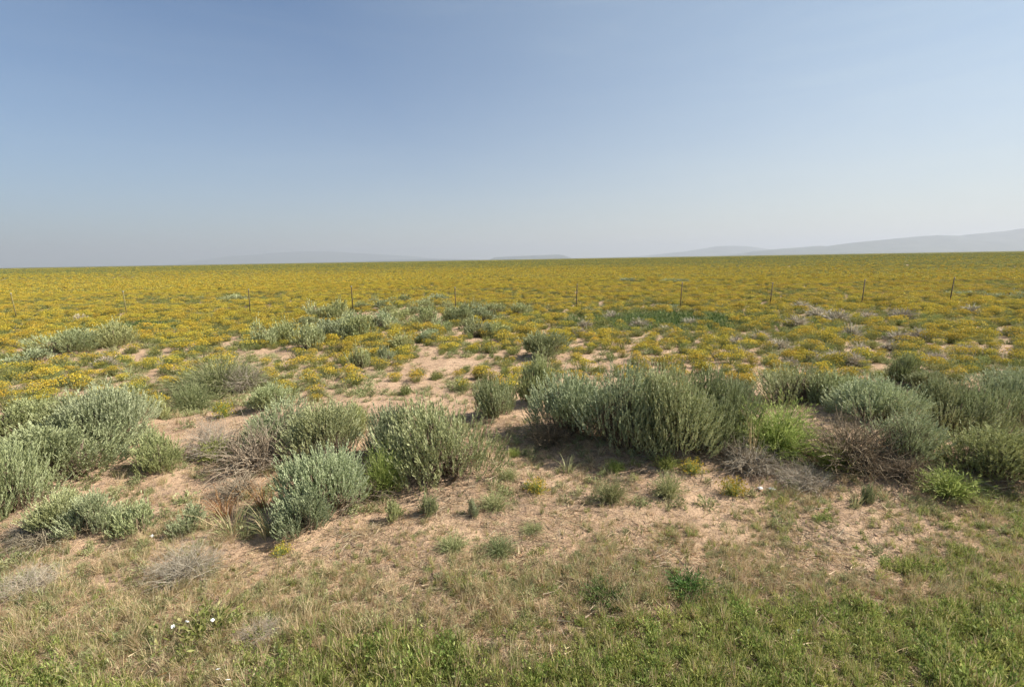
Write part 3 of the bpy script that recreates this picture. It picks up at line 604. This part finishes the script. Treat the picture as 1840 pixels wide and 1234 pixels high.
name_by_neighbour([o_ for o_ in COL.objects if o_.get('label') == 'PATCH'], 'patch sagebrush')
name_by_neighbour([o_ for o_ in COL.objects if str(o_.get('label', '')).startswith('pale grey leafless shrub among')], 'pale twiggy shrub')

# ------------------------------------------------------------------ geometry-node scatter
def scatter(name, P, rot, scl, idx, protos, label):
    me = bpy.data.meshes.new(name); n = len(P); me.vertices.add(n); me.vertices.foreach_set('co', P.astype(np.float32).ravel())
    for nm, dt, fld, val in (('rot', 'FLOAT_VECTOR', 'vector', rot), ('scl', 'FLOAT_VECTOR', 'vector', scl), ('idx', 'INT', 'value', idx)):
        a = me.attributes.new(nm, dt, 'POINT'); a.data.foreach_set(fld, np.ascontiguousarray(val, dtype=np.int32 if dt == 'INT' else np.float32).ravel())
    o = mk(name, me)
    cl = bpy.data.collections.new(name + '_kinds')
    objs = []
    for k, pmx in enumerate(protos):
        q = bpy.data.objects.new('%s_kind_%02d' % (name, k), pmx); cl.objects.link(q)
    g = bpy.data.node_groups.new(name + '_scatter', 'GeometryNodeTree')
    g.interface.new_socket('Geometry', in_out='INPUT', socket_type='NodeSocketGeometry'); g.interface.new_socket('Geometry', in_out='OUTPUT', socket_type='NodeSocketGeometry')
    N = g.nodes.new; gi = N('NodeGroupInput'); go = N('NodeGroupOutput'); ip = N('GeometryNodeInstanceOnPoints'); ci = N('GeometryNodeCollectionInfo')
    ci.inputs['Collection'].default_value = cl; ci.inputs['Separate Children'].default_value = True; ci.inputs['Reset Children'].default_value = True
    ip.inputs['Pick Instance'].default_value = True
    def na(nm, dt):
        a = N('GeometryNodeInputNamedAttribute'); a.data_type = dt; a.inputs['Name'].default_value = nm; return a.outputs['Attribute']
    er = N('FunctionNodeEulerToRotation'); k = g.links.new
    k(na('rot', 'FLOAT_VECTOR'), er.inputs[0]); k(er.outputs[0], ip.inputs['Rotation']); k(na('scl', 'FLOAT_VECTOR'), ip.inputs['Scale']); k(na('idx', 'INT'), ip.inputs['Instance Index'])
    k(gi.outputs[0], ip.inputs['Points']); k(ci.outputs[0], ip.inputs['Instance']); k(ip.outputs[0], go.inputs[0])
    md = o.modifiers.new('scatter', 'NODES'); md.node_group = g
    tag(o, label, None, None, 'stuff'); return o
BX = np.array([b[1] for b in BUSHES]); BY = np.array([b[2] for b in BUSHES]); BW = np.array([b[3] for b in BUSHES])
def bush_clear(x, y, f=0.5):
    m = np.ones(len(x), bool)
    for i in range(len(BX)): m &= (x - BX[i]) ** 2 + (y - BY[i]) ** 2 > (BW[i] * f) ** 2
    return m
def sector(n, r0, r1, half, rng, p=0.5):
    """points in a fan around the view direction; p = 0.5 gives even density"""
    u = rng.uniform(0, 1, n); r = np.sqrt(r0 * r0 + u * (r1 * r1 - r0 * r0)) if p == 0.5 else r0 * (r1 / r0) ** u
    a = rng.uniform(-half, half, n); return r * np.sin(a), r * np.cos(a)
rngG = np.random.default_rng(77)

# yellow-flowered shrubs
def flower_dome(seed, R, H, nstem, wd, nleaf, nflow, fsz, lw, name, cap=0.15):
    """compact dome: fine leafy stems below, a dense cap of flower heads over the top, broken into a few tufts"""
    rng = np.random.default_rng(seed); mb = MB()
    nc = 5; ca = rng.uniform(0, 6.28, nc); cr_ = rng.uniform(0.2, 0.62, nc) * R; C0 = np.stack([np.cos(ca) * cr_, np.sin(ca) * cr_, rng.uniform(0.35, 0.62, nc) * H], 1); C0[0, :2] *= 0.2
    rad = np.stack([rng.uniform(0.38, 0.6, nc) * R] * 2 + [rng.uniform(0.36, 0.5, nc) * H], 1)
    def surf(n, lo):
        k = rng.integers(0, nc, n); d = dome_dir(n, rng, lo); p = C0[k] + d * rad[k]; return p, d, k
    P1, d, k = surf(nstem, -0.3); P1 = P1 * np.array([1, 1, 0.97])
    P0 = np.stack([P1[:, 0] * 0.25, P1[:, 1] * 0.25, np.full(nstem, -0.015)], 1); T = rng.uniform(0, 1, nstem)
    strips(mb, P0, P1, np.stack([P1[:, 0] * 0.12, P1[:, 1] * 0.12, -0.02 * np.ones(nstem)], 1), wd, rng, T, 2, 0)
    q, d, k = surf(nleaf, -0.7); q *= rng.uniform(0.55, 0.98, (nleaf, 1)); q[:, 2] = np.maximum(q[:, 2], 0.01)
    leaves(mb, q, nrm(d + np.array([0, 0, 0.7]) + rng.normal(0, 0.4, (nleaf, 3))), lw * 3 * rng.uniform(0.7, 1.3, nleaf), lw, rng, rng.uniform(0, 1, nleaf), 0)
    if nflow:
        q, d, k = surf(nflow, cap); q += d * rng.normal(0, 0.25 * fsz, (nflow, 1)); ft = rng.uniform(0, 0.6, nflow) + rng.uniform(0, 0.4, nc)[k]
        sv = nrm(rng.normal(0, 1, (nflow, 3)) + 0.0 * d); D = nrm(sv - d * (sv * d).sum(1, keepdims=True) * 0.75)
        leaves(mb, q - D * fsz / 2, D, fsz * rng.uniform(0.7, 1.3, nflow), fsz * 0.9, rng, ft, 1)
        h = nflow // 2; D = nrm(rng.normal(0, 1, (h, 3)) + d[:h]); leaves(mb, q[:h] - D * fsz / 2, D, fsz, fsz * 0.8, rng, ft[:h], 1)
    return mb.mesh(name, ['weedstem', 'flower'])
FLW_N = [flower_dome(130 + i, 0.24, 0.27, 120, 0.006, 420, [420, 380, 330, 260, 170][i], 0.020, 0.009, 'flowering_shrub', [0.1, 0.2, 0.15, 0.3, 0.35][i]) for i in range(5)]
FLW_G = [flower_dome(140 + i, 0.21, 0.21, 120, 0.007, 420, [0, 40, 14][i], 0.018, 0.010, 'green_low_shrub', 0.2) for i in range(3)]
FLW_F = [flower_dome(150 + i, 0.25, 0.28, 24, 0.02, 70, [80, 70, 60][i], 0.052, 0.024, 'far_flowering_shrub', [0.1, 0.2, 0.3][i]) for i in range(3)]
FLW_H = [flower_dome(160 + i, 0.25, 0.24, 30, 0.02, 90, [0, 12][i], 0.05, 0.026, 'far_green_shrub') for i in range(2)]
def bare_mask(x, y):
    """how densely the flower field covers the ground at a spot"""
    r = np.hypot(x, y)
    start = 8.5 + 0.5 * sstep(-5.0, -2.0, x) - 0.2 * sstep(1.5, 4.5, x) - 0.3 * sstep(-5, -7, x)
    sparse = np.exp(-((x + 1.9) / 2.4) ** 2) * sstep(13.0, 10.5, y)
    c = sstep(0, 0.8, y - start) * (1 - 0.12 * sparse)
    n = fbm(x * 0.5, y * 0.5, 61, 3); c = c * sstep(0.24 + 0.08 * sparse, 0.42 + 0.07 * sparse, n + 0.11 * sstep(12, 24, r))
    for (px, py, rx, ry) in EXCL: c = c * (1 - np.exp(-(((x - px) / rx) ** 2 + ((y - py) / ry) ** 2) ** 2))
    return c
EXCL = []
for (px, py, rx, ry) in [(232, 567, 0.62, 0.7), (36, 624, 0.4, 0.5), (470, 634, 0.45, 0.4), (720, 575, 3.4, 4.2), (835, 600, 1.2, 1.3), (1195, 577, 2.9, 2.2), (250, 590, 1.7, 1.2), (400, 690, 1.1, 1.0), (690, 700, 0.8, 0.5), (1560, 688, 0.9, 0.6)]:
    x, y = ground_at(px, py); EXCL.append((x, y, rx, ry))
x, y = sector(30000, 8.5, 62, math.radians(56), rngG)
keep = (rngG.uniform(0, 1, len(x)) < bare_mask(x, y) * 1.0) & bush_clear(x, y, 0.6) & bush_clear(x * 1.035, y * 1.035, 0.5); x, y = x[keep], y[keep]
# thin out overlaps near the camera with a cell grid
def thin(x, y, c):
    key = np.floor(x / c).astype(int) * 100003 + np.floor(y / c).astype(int); _, i = np.unique(key, return_index=True); return x[i], y[i]
xs, ys = thin(x, y, 0.37)
z = hgt(xs, ys); r = np.hypot(xs, ys)
gf = fbm(xs * 0.16, ys * 0.16, 83, 3)
green = rngG.uniform(0, 1, len(xs)) < 0.2 + 0.5 * sstep(0.48, 0.64, gf)
idx = np.where(green, 5 + rngG.integers(0, 3, len(xs)), rngG.choice([0, 1, 2, 3, 3, 4, 4], len(xs)))
sc = rngG.uniform(0.62, 1.25, len(xs)) * (0.95 + 0.25 * sstep(9, 20, r)); sz = sc * rngG.uniform(0.75, 1.0, len(xs)); sc = sc * rngG.uniform(0.95, 1.2, len(xs))
rz = rngG.uniform(0, 6.283, len(xs)); protos = FLW_N + FLW_G
px, py = to_px(xs, ys, z + 0.1)
# hidden behind foreground bushes? compare with each bush's outline
vis = (px > 6) & (px < W0 - 6)
for row in ROWS:
    vis &= ~((abs(px - row[1]) < row[3] * 0.46) & (py > row[4] - 2) & (py < row[2]))
order = np.argsort(np.where(vis & (~green), r, 1e9))[:296]; single = np.zeros(len(xs), bool); single[order] = True
YS = []
for i in order:
    o = mk('yellow_shrub', protos[idx[i]], loc=(xs[i], ys[i], z[i]), rot=(0, 0, rz[i]), scale=(sc[i], sc[i], sz[i]))
    tag(o, 'yellow', 'shrub', 'yellow-flowered shrubs at the near edge of the field'); YS.append(o)
name_by_neighbour(YS, 'yellow shrub', False)
rest = ~single
x2, y2 = sector(130000, 60, 1100, math.radians(54), rngG, 1)
z2 = hgt(x2, y2); r2 = np.hypot(x2, y2); k2 = rngG.uniform(0, 1, len(x2)) < 0.55 + 0.45 * bare_mask(x2, y2); x2, y2, z2, r2 = x2[k2], y2[k2], z2[k2], r2[k2]
g2 = rngG.uniform(0, 1, len(x2)) < 0.18 + 0.65 * sstep(70, 260, r2 + 60 * sstep(0, 60, x2)) + 0.35 * sstep(0.5, 0.66, fbm(x2 * 0.03, y2 * 0.08, 85, 3))
i2 = np.where(g2, 11 + rngG.integers(0, 2, len(x2)), 8 + rngG.integers(0, 3, len(x2)))
s2 = rngG.uniform(0.8, 1.4, len(x2)) * (1 + 0.5 * sstep(80, 300, r2) + 2.2 * sstep(300, 1100, r2)); s2v = np.stack([s2 * 1.15, s2 * 1.15, s2 * rngG.uniform(0.7, 1.0, len(x2))], 1)
P = np.concatenate([np.stack([xs, ys, z], 1)[rest], np.stack([x2, y2, z2], 1)])
ROT = np.concatenate([np.stack([0 * rz, 0 * rz, rz], 1)[rest], np.stack([0 * s2, 0 * s2, rngG.uniform(0, 6.28, len(s2))], 1)])
SC = np.concatenate([np.stack([sc, sc, sz], 1)[rest], s2v]); IX = np.concatenate([idx[rest], i2])
scatter('flowering_shrubs', P, ROT, SC, IX, protos + FLW_F + FLW_H, 'yellow-flowered low shrubs covering the plain to the far distance')
print('flower instances', len(P))

# grasses and weeds
G = [tuft_mesh(300, 26, 0.11, 0.05, 0.0042, ['grass']), tuft_mesh(301, 30, 0.15, 0.06, 0.0042, ['grass', 'straw']), tuft_mesh(302, 22, 0.09, 0.07, 0.005, ['grass']),
     tuft_mesh(303, 24, 0.16, 0.08, 0.003, ['straw'], (0.35, -0.1)), tuft_mesh(304, 20, 0.24, 0.08, 0.0028, ['straw', 'weed'], (-0.3, 0.1), heads=10), tuft_mesh(305, 26, 0.07, 0.09, 0.003, ['straw']),
     tuft_mesh(306, 28, 0.10, 0.07, 0.004, ['weed']), tuft_mesh(307, 24, 0.08, 0.06, 0.004, ['weed', 'straw'])]
WL = broom_mesh(308, 0.09, 0.09, 30, 0.003, ['weed'], 160, 0.02, 0.008, 0.3, 0.0, name='low_weed')
GL = broom_mesh(309, 0.09, 0.11, 34, 0.003, ['grass'], 170, 0.022, 0.008, 0.3, 0.0, name='low_weed')
x, y = sector(50000, 1.6, 8.0, math.radians(60), rngG)
edge = 4.55 + 0.9 * (fbm(x * 0.8, y * 0.8, 41, 3) - 0.5) * 2 - 0.15 * sstep(-1, -3.5, x) + 0.35 * sstep(1.0, 3, x)
cov = sstep(0.5, -0.5, y - edge) * (0.15 + 0.85 * 0.9 * sstep(0.36, 0.62, fbm(x * 2.1, y * 2.1, 43, 3) + 0.26 * sstep(4.4, 3.2, y))) + 0.06
keep = (rngG.uniform(0, 1, len(x)) < cov) & bush_clear(x, y, 0.3); x, y = x[keep], y[keep]
gr = 1.3 * (fbm(x * 1.6 + 4, y * 2.4, 47, 4) - 0.5) - 0.16 + 0.36 * sstep(3.5, 2.8, y - 0.05 * x) - 0.16 * sstep(0.2, -2.2, x) - 0.16 * sstep(3.6, 4.3, y) * sstep(1.6, 0.4, x) + 0.32 * sstep(3.5, 2.9, y) * sstep(-1.4, -0.2, x) + 0.04 * sstep(1.0, 3.0, x)
u = rngG.uniform(0, 1, len(x)); hs = (1 - 0.35 * sstep(3.2, 4.2, y)) * (0.6 + 0.75 * fbm(x * 2.6 - 3, y * 2.6, 49, 2)); gp = np.clip(0.34 + 1.6 * gr, 0.10, 0.92)
idx = np.where(u < gp, rngG.choice([0, 1, 2, 0, 9], len(x)), np.where(rngG.uniform(0, 1, len(x)) < 0.62, rngG.choice([3, 4, 5, 5, 3], len(x)), rngG.choice([6, 7, 8, 1], len(x))))
sc = rngG.uniform(0.55, 1.25, len(x)) * np.where(u < gp, 0.7 + 0.5 * np.clip(gp, 0, 1), 0.85) * hs
V = np.stack([x, y, hgt(x, y)], 1); RT = np.stack([rngG.normal(0, 0.14, len(x)), rngG.normal(0, 0.14, len(x)), rngG.uniform(0, 6.28, len(x))], 1)
scatter('verge_grass', V, RT, np.stack([sc, sc, sc], 1), idx, G + [WL, GL], 'mixed green and straw grass covering the road verge in the foreground')
print('grass', len(x))
# sparse weeds and dry tufts over the sandy soil, and green ground cover between the yellow shrubs
x, y = sector(26000, 5.0, 30.0, math.radians(56), rngG, 0.7)
n_ = fbm(x * 0.9, y * 0.9, 51, 3); d1 = 0.75 * sstep(0.40, 0.58, n_) + 0.08
inb = bare_mask(x, y); d1 = d1 * (0.45 + 0.2 * sstep(9, 14, np.hypot(x, y)))
for (px_, py_, rx, ry, am) in [(1200, 580, 3.0, 1.5, 2), (250, 590, 1.7, 1.1, 1), (400, 700, 0.9, 0.8, 1), (1750, 900, 0.7, 0.3, 1)]:
    gx, gy = ground_at(px_, py_); d1 = d1 + am * np.exp(-(((x - gx) / rx) ** 2 + ((y - gy) / ry) ** 2))
keep = rngG.uniform(0, 1, len(x)) < d1; x, y = x[keep], y[keep]; r = np.hypot(x, y)
TF = [tuft_mesh(320, 30, 0.10, 0.13, 0.008, ['weed']), tuft_mesh(321, 30, 0.09, 0.14, 0.008, ['weed', 'straw']), broom_mesh(322, 0.15, 0.12, 60, 0.006, ['weed'], 160, 0.03, 0.01, 0.4, 0.0, name='low_weed')]
idx = np.where(r < 9.5, rngG.choice([5, 6, 7, 8, 3, 7], len(x)), 10 + rngG.integers(0, 3, len(x)))
sc = (rngG.uniform(0.45, 1.1, len(x)) + rngG.exponential(0.2, len(x))) * (1 + 0.35 * sstep(12, 25, r))
V = np.stack([x, y, hgt(x, y)], 1); RT = np.stack([rngG.normal(0, 0.12, len(x)), rngG.normal(0, 0.12, len(x)), rngG.uniform(0, 6.28, len(x))], 1)
scatter('ground_cover_weeds', V, RT, np.stack([sc, sc, sc], 1), idx, G + [WL, GL] + TF, 'low olive weeds and dry tufts dotted over the sandy soil')
print('cover', len(x))
gx, gy = ground_at(1195, 578); n = 1500; x = gx + rngG.normal(0, 1.6, n); y = gy + rngG.normal(0, 1.15, n); gx, gy = ground_at(250, 590); m = 260; x = np.append(x, gx + rngG.normal(0, 1.1, m)); y = np.append(y, gy + rngG.normal(0, 0.6, m)); n += m
sc = rngG.uniform(1.2, 2.4, n); RT = np.stack([rngG.normal(0, 0.1, n), rngG.normal(0, 0.1, n), rngG.uniform(0, 6.28, n)], 1)
scatter('green_grass_patch', np.stack([x, y, hgt(x, y)], 1), RT, np.stack([sc, sc, sc * 0.8], 1), rngG.integers(0, 2, n), [tuft_mesh(330, 26, 0.14, 0.09, 0.009, ['dark', 'grass']), tuft_mesh(331, 26, 0.15, 0.1, 0.009, ['dark', 'weed'])], 'smooth dark green grass patches in the yellow field')
# clods, pebbles and twig litter
def clod(seed):
    rng = np.random.default_rng(seed); mb = MB(); V = nrm(rng.normal(size=(1, 3)))
    t = (1 + 5 ** .5) / 2
    V = nrm(np.array([(-1, t, 0), (1, t, 0), (-1, -t, 0), (1, -t, 0), (0, -1, t), (0, 1, t), (0, -1, -t), (0, 1, -t), (t, 0, -1), (t, 0, 1), (-t, 0, -1), (-t, 0, 1)], float))
    F = np.array([(0, 11, 5), (0, 5, 1), (0, 1, 7), (0, 7, 10), (0, 10, 11), (1, 5, 9), (5, 11, 4), (11, 10, 2), (10, 7, 6), (7, 1, 8), (3, 9, 4), (3, 4, 2), (3, 2, 6), (3, 6, 8), (3, 8, 9), (4, 9, 5), (2, 4, 11), (6, 2, 10), (8, 6, 7), (9, 8, 1)])
    mb.add(V * rng.uniform(0.6, 1.1, (12, 1)) * [0.01, 0.008, 0.006], F, np.full(12, .5)); return mb.mesh('clod', ['rock'])
def litter(seed, mt, n=14):
    rng = np.random.default_rng(seed); mb = MB(); a = rng.uniform(0, 6.28, n); c = np.stack([rng.normal(0, 0.05, n), rng.normal(0, 0.05, n), rng.uniform(0.002, 0.014, n)], 1)
    d = np.stack([np.cos(a), np.sin(a), rng.normal(0, .12, n)], 1) * rng.uniform(0.012, 0.05, (n, 1)); strips(mb, c - d, c + d, rng.normal(0, 0.004, (n, 3)), 0.0032, rng, rng.uniform(0, 1, n), 2); return mb.mesh('twig_litter', [mt])
x, y = sector(2400, 1.8, 4.8, math.radians(57), rngG); sc = rngG.uniform(0.6, 1.3, len(x)); RT = np.stack([rngG.normal(0, 0.15, len(x)), rngG.normal(0, 0.15, len(x)), rngG.uniform(0, 6.28, len(x))], 1)
scatter('dry_straw_thatch', np.stack([x, y, hgt(x, y) + 0.004 + rngG.uniform(0, 0.02, len(x))], 1), RT, np.stack([sc, sc, sc], 1), rngG.integers(0, 3, len(x)), [litter(7, 'straw', 18), litter(8, 'straw', 12), litter(9, 'rust', 6)], 'dry straw thatch lying through the verge grass')
LP = [clod(1), clod(2), clod(3), litter(4, 'straw'), litter(5, 'deadwood'), litter(6, 'wood', 10)]
x, y = sector(46000, 1.8, 16, math.radians(57), rngG, 0.7)
n_ = fbm(x * 1.6, y * 1.6, 91, 3); u = rngG.uniform(0, 1, len(x)); keep = u < 0.25 + 0.75 * sstep(0.4, 0.6, n_); x, y, n_ = x[keep], y[keep], n_[keep]
near = ~bush_clear(x, y, 0.75)
idx = np.where(rngG.uniform(0, 1, len(x)) < np.where(near, 0.25, 0.58), rngG.integers(0, 3, len(x)), rngG.choice([3, 4, 5, 4], len(x)))
sc = rngG.uniform(0.4, 1.0, len(x)) + rngG.exponential(0.35, len(x))
V = np.stack([x, y, hgt(x, y)], 1); RT = np.stack([0 * x, 0 * x, rngG.uniform(0, 6.28, len(x))], 1)
scatter('soil_litter', V, RT, np.stack([sc, sc, sc], 1), idx, LP, 'small clods and twig litter strewn over the sandy soil')

# ------------------------------------------------------------------ ground sheet
def ground():
    a = np.concatenate([np.linspace(-62, 62, 420), np.linspace(66, 294, 58)]) * math.pi / 180
    rr = np.concatenate([[0.0], np.exp(np.linspace(math.log(0.6), math.log(34), 300)), np.exp(np.linspace(math.log(35.5), math.log(90000), 120))])
    na_, nr = len(a), len(rr); A, Rr = np.meshgrid(a, rr, indexing='ij'); X = Rr * np.sin(A); Y = Rr * np.cos(A); Z = hgt(X, Y)
    V = np.stack([X, Y, Z], 2).reshape(-1, 3); i, j = np.meshgrid(np.arange(na_), np.arange(nr - 1), indexing='ij'); i2 = (i + 1) % na_
    F = np.stack([i * nr + j, i * nr + j + 1, i2 * nr + j + 1, i2 * nr + j], 2).reshape(-1, 4)[:, ::-1]
    mb = MB(); mb.add(V, F, np.zeros(len(V)))
    m, t, o = newmat('sandy_soil'); N = t.nodes.new; k = t.links.new
    tcn = N('ShaderNodeTexCoord')
    def noise(s, d, ro=0.55, vec=None):
        n = N('ShaderNodeTexNoise'); n.inputs['Scale'].default_value = s; n.inputs['Detail'].default_value = d; n.inputs['Roughness'].default_value = ro
        k(vec or tcn.outputs['Object'], n.inputs['Vector']); return n.outputs[0]
    def mix(f, a_, b_):
        q = N('ShaderNodeMix'); q.data_type = 'RGBA'; q.clamp_factor = True
        for v_, s_ in ((f, 0), (a_, 6), (b_, 7)):
            if isinstance(v_, tuple): q.inputs[s_].default_value = (*v_, 1)
            elif isinstance(v_, float): q.inputs[s_].default_value = v_
            else: k(v_, q.inputs[s_])
        return q.outputs[2]
    r1 = ramp(t, [(0.31, 0.205, 0.13), (0.44, 0.30, 0.195), (0.55, 0.39, 0.26)], [0.3, 0.5, 0.72]); k(noise(1.1, 8, 0.65), r1.inputs[0])
    r2 = ramp(t, [(0, 0, 0), (1, 1, 1)], [0.50, 0.68]); k(noise(9, 6, 0.7), r2.inputs[0])
    c = mix(r2.outputs[0], r1.outputs[0], (0.24, 0.17, 0.125))
    r3 = ramp(t, [(0, 0, 0), (1, 1, 1)], [0.56, 0.66]); k(noise(60, 3, 0.6), r3.inputs[0]); c = mix(r3.outputs[0], c, (0.17, 0.115, 0.08))
    r4 = ramp(t, [(0, 0, 0), (1, 1, 1)], [0.60, 0.72]); k(noise(95, 2, 0.6), r4.inputs[0]); c = mix(r4.outputs[0], c, (0.55, 0.42, 0.31))
    # far plain: plant cover too far to build, shade between shrubs averaged into its colour
    ln = N('ShaderNodeVectorMath'); ln.operation = 'LENGTH'; k(tcn.outputs['Object'], ln.inputs[0])
    mr = N('ShaderNodeMapRange'); mr.inputs[1].default_value = 60; mr.inputs[2].default_value = 260; k(ln.outputs['Value'], mr.inputs[0])
    fy = ramp(t, [(0.19, 0.155, 0.035), (0.12, 0.12, 0.04), (0.09, 0.10, 0.045), (0.11, 0.11, 0.045)], [0.36, 0.46, 0.56, 0.7]); k(noise(0.012, 5, 0.6), fy.inputs[0])
    c = mix(mr.outputs[0], c, fy.outputs[0])
    p = N('ShaderNodeBsdfPrincipled'); p.inputs['Roughness'].default_value = 0.95; p.inputs['Specular IOR Level'].default_value = 0.1; k(c, p.inputs['Base Color'])
    ad = N('ShaderNodeMath'); ad.operation = 'MULTIPLY_ADD'; k(noise(14, 6, 0.7), ad.inputs[0]); ad.inputs[1].default_value = 2.5; k(noise(70, 4, 0.65), ad.inputs[2])
    bp = N('ShaderNodeBump'); bp.inputs['Strength'].default_value = 0.8; bp.inputs['Distance'].default_value = 0.016; k(ad.outputs[0], bp.inputs['Height'])
    k(bp.outputs[0], p.inputs['Normal']); k(p.outputs[0], o.inputs[0])
    me = mb.mesh('ground', [m]); me.shade_smooth(); g = mk('ground', me); tag(g, 'sandy pink-tan plain reaching to the horizon', None, None, 'structure')
ground()

# ------------------------------------------------------------------ far mountains and air
M['rockfar'] = plainmat('mountain_rock', (0.05, 0.065, 0.06), (0.10, 0.11, 0.09), 0.002, 0.95, 0.0)
def rng_mesh(name, pts, Y, depth, seed, label):
    """mountain range at distance Y; pts = (pixel x, crest height in pixels) of the crest above the plain"""
    px = np.array([p[0] for p in pts], float); hp = np.array([p[1] for p in pts], float)
    n = 260; m_ = 26; s = np.linspace(px[0], px[-1], n); h = np.interp(s, px, hp) / FPX * Y * 1.0
    X = (s - W0 / 2) / FPX * Y
    V = []; tt = np.linspace(-1, 1, m_)
    XX, T_ = np.meshgrid(X, tt, indexing='ij'); HH = h[:, None] * np.clip(1 - np.abs(T_), 0, 1) ** 0.8
    sp = fbm(XX / (depth * 0.35), T_ * 3 + seed, seed, 4)
    HH = HH * (0.72 + 0.5 * sp * (np.abs(T_) * 1.6).clip(0, 1) + 0.28 * (1 - (np.abs(T_) * 1.6).clip(0, 1))) + h[:, None] * 0.05 * (fbm(XX / 900, T_ * 6, seed + 3, 3) - 0.5)
    V = np.stack([XX, Y + T_ * depth, HH - 6], 2).reshape(-1, 3)
    i, j = np.meshgrid(np.arange(n - 1), np.arange(m_ - 1), indexing='ij')
    F = np.stack([i * m_ + j, (i + 1) * m_ + j, (i + 1) * m_ + j + 1, i * m_ + j + 1], 2).reshape(-1, 4)
    mb = MB(); mb.add(V, F, np.zeros(len(V))); me = mb.mesh(name, ['rockfar']); me.shade_smooth(); o = mk(name, me); tag(o, label, None, None, 'structure')
rng_mesh('mountains', [(1325, 0), (1350, 7), (1385, 10), (1465, 15), (1480, 14), (1530, 20), (1600, 26), (1640, 29), (1670, 31), (1710, 29), (1750, 32), (1800, 37), (1840, 41), (1960, 50), (2200, 40), (2500, 0)], 21000, 2600, 3, 'long blue mountain range rising to the right edge')
rng_mesh('mountains', [(1060, 0), (1150, 2), (1230, 9), (1290, 18), (1335, 17), (1380, 10), (1460, 6), (1560, 0)], 34000, 2600, 7, 'pale far mountain left of the long blue range')
rng_mesh('mesa', [(882, 0), (892, 4.5), (940, 6), (1005, 7.5), (1014, 6), (1030, 0)], 26000, 900, 9, 'low flat-topped mesa at the middle of the horizon')
rng_mesh('hills', [(600, 0), (690, 2.5), (770, 3.8), (820, 2.5), (880, 0)], 30000, 900, 11, 'faint low hills left of the mesa')
rng_mesh('mountains', [(330, 0), (380, 9), (430, 15), (470, 16), (500, 19), (560, 20.5), (610, 19), (680, 14), (740, 9), (820, 0)], 50000, 4000, 15, 'very faint hazy mountain on the left horizon')
def haze():
    me = bpy.data.meshes.new('haze'); x0, y0, y1, z0, z1 = 66000, -3000, 57000, -12, 1230
    V = [(a, b, c) for a in (-x0, x0) for b in (y0, y1) for c in (z0, z1)]
    me.from_pydata(V, [], [(0, 1, 3, 2), (4, 6, 7, 5), (0, 4, 5, 1), (2, 3, 7, 6), (0, 2, 6, 4), (1, 5, 7, 3)])
    m = bpy.data.materials.new('haze_air'); m.use_nodes = True; t = m.node_tree; t.nodes.clear(); o = t.nodes.new('ShaderNodeOutputMaterial')
    v = t.nodes.new('ShaderNodeVolumePrincipled'); v.inputs['Density'].default_value = HAZE; v.inputs['Color'].default_value = HCOL; v.inputs['Anisotropy'].default_value = 0.22
    t.links.new(v.outputs[0], o.inputs['Volume']); me.materials.append(m); tag(mk('haze', me), 'thin pale haze over the whole plain', None, None, 'stuff')
haze()
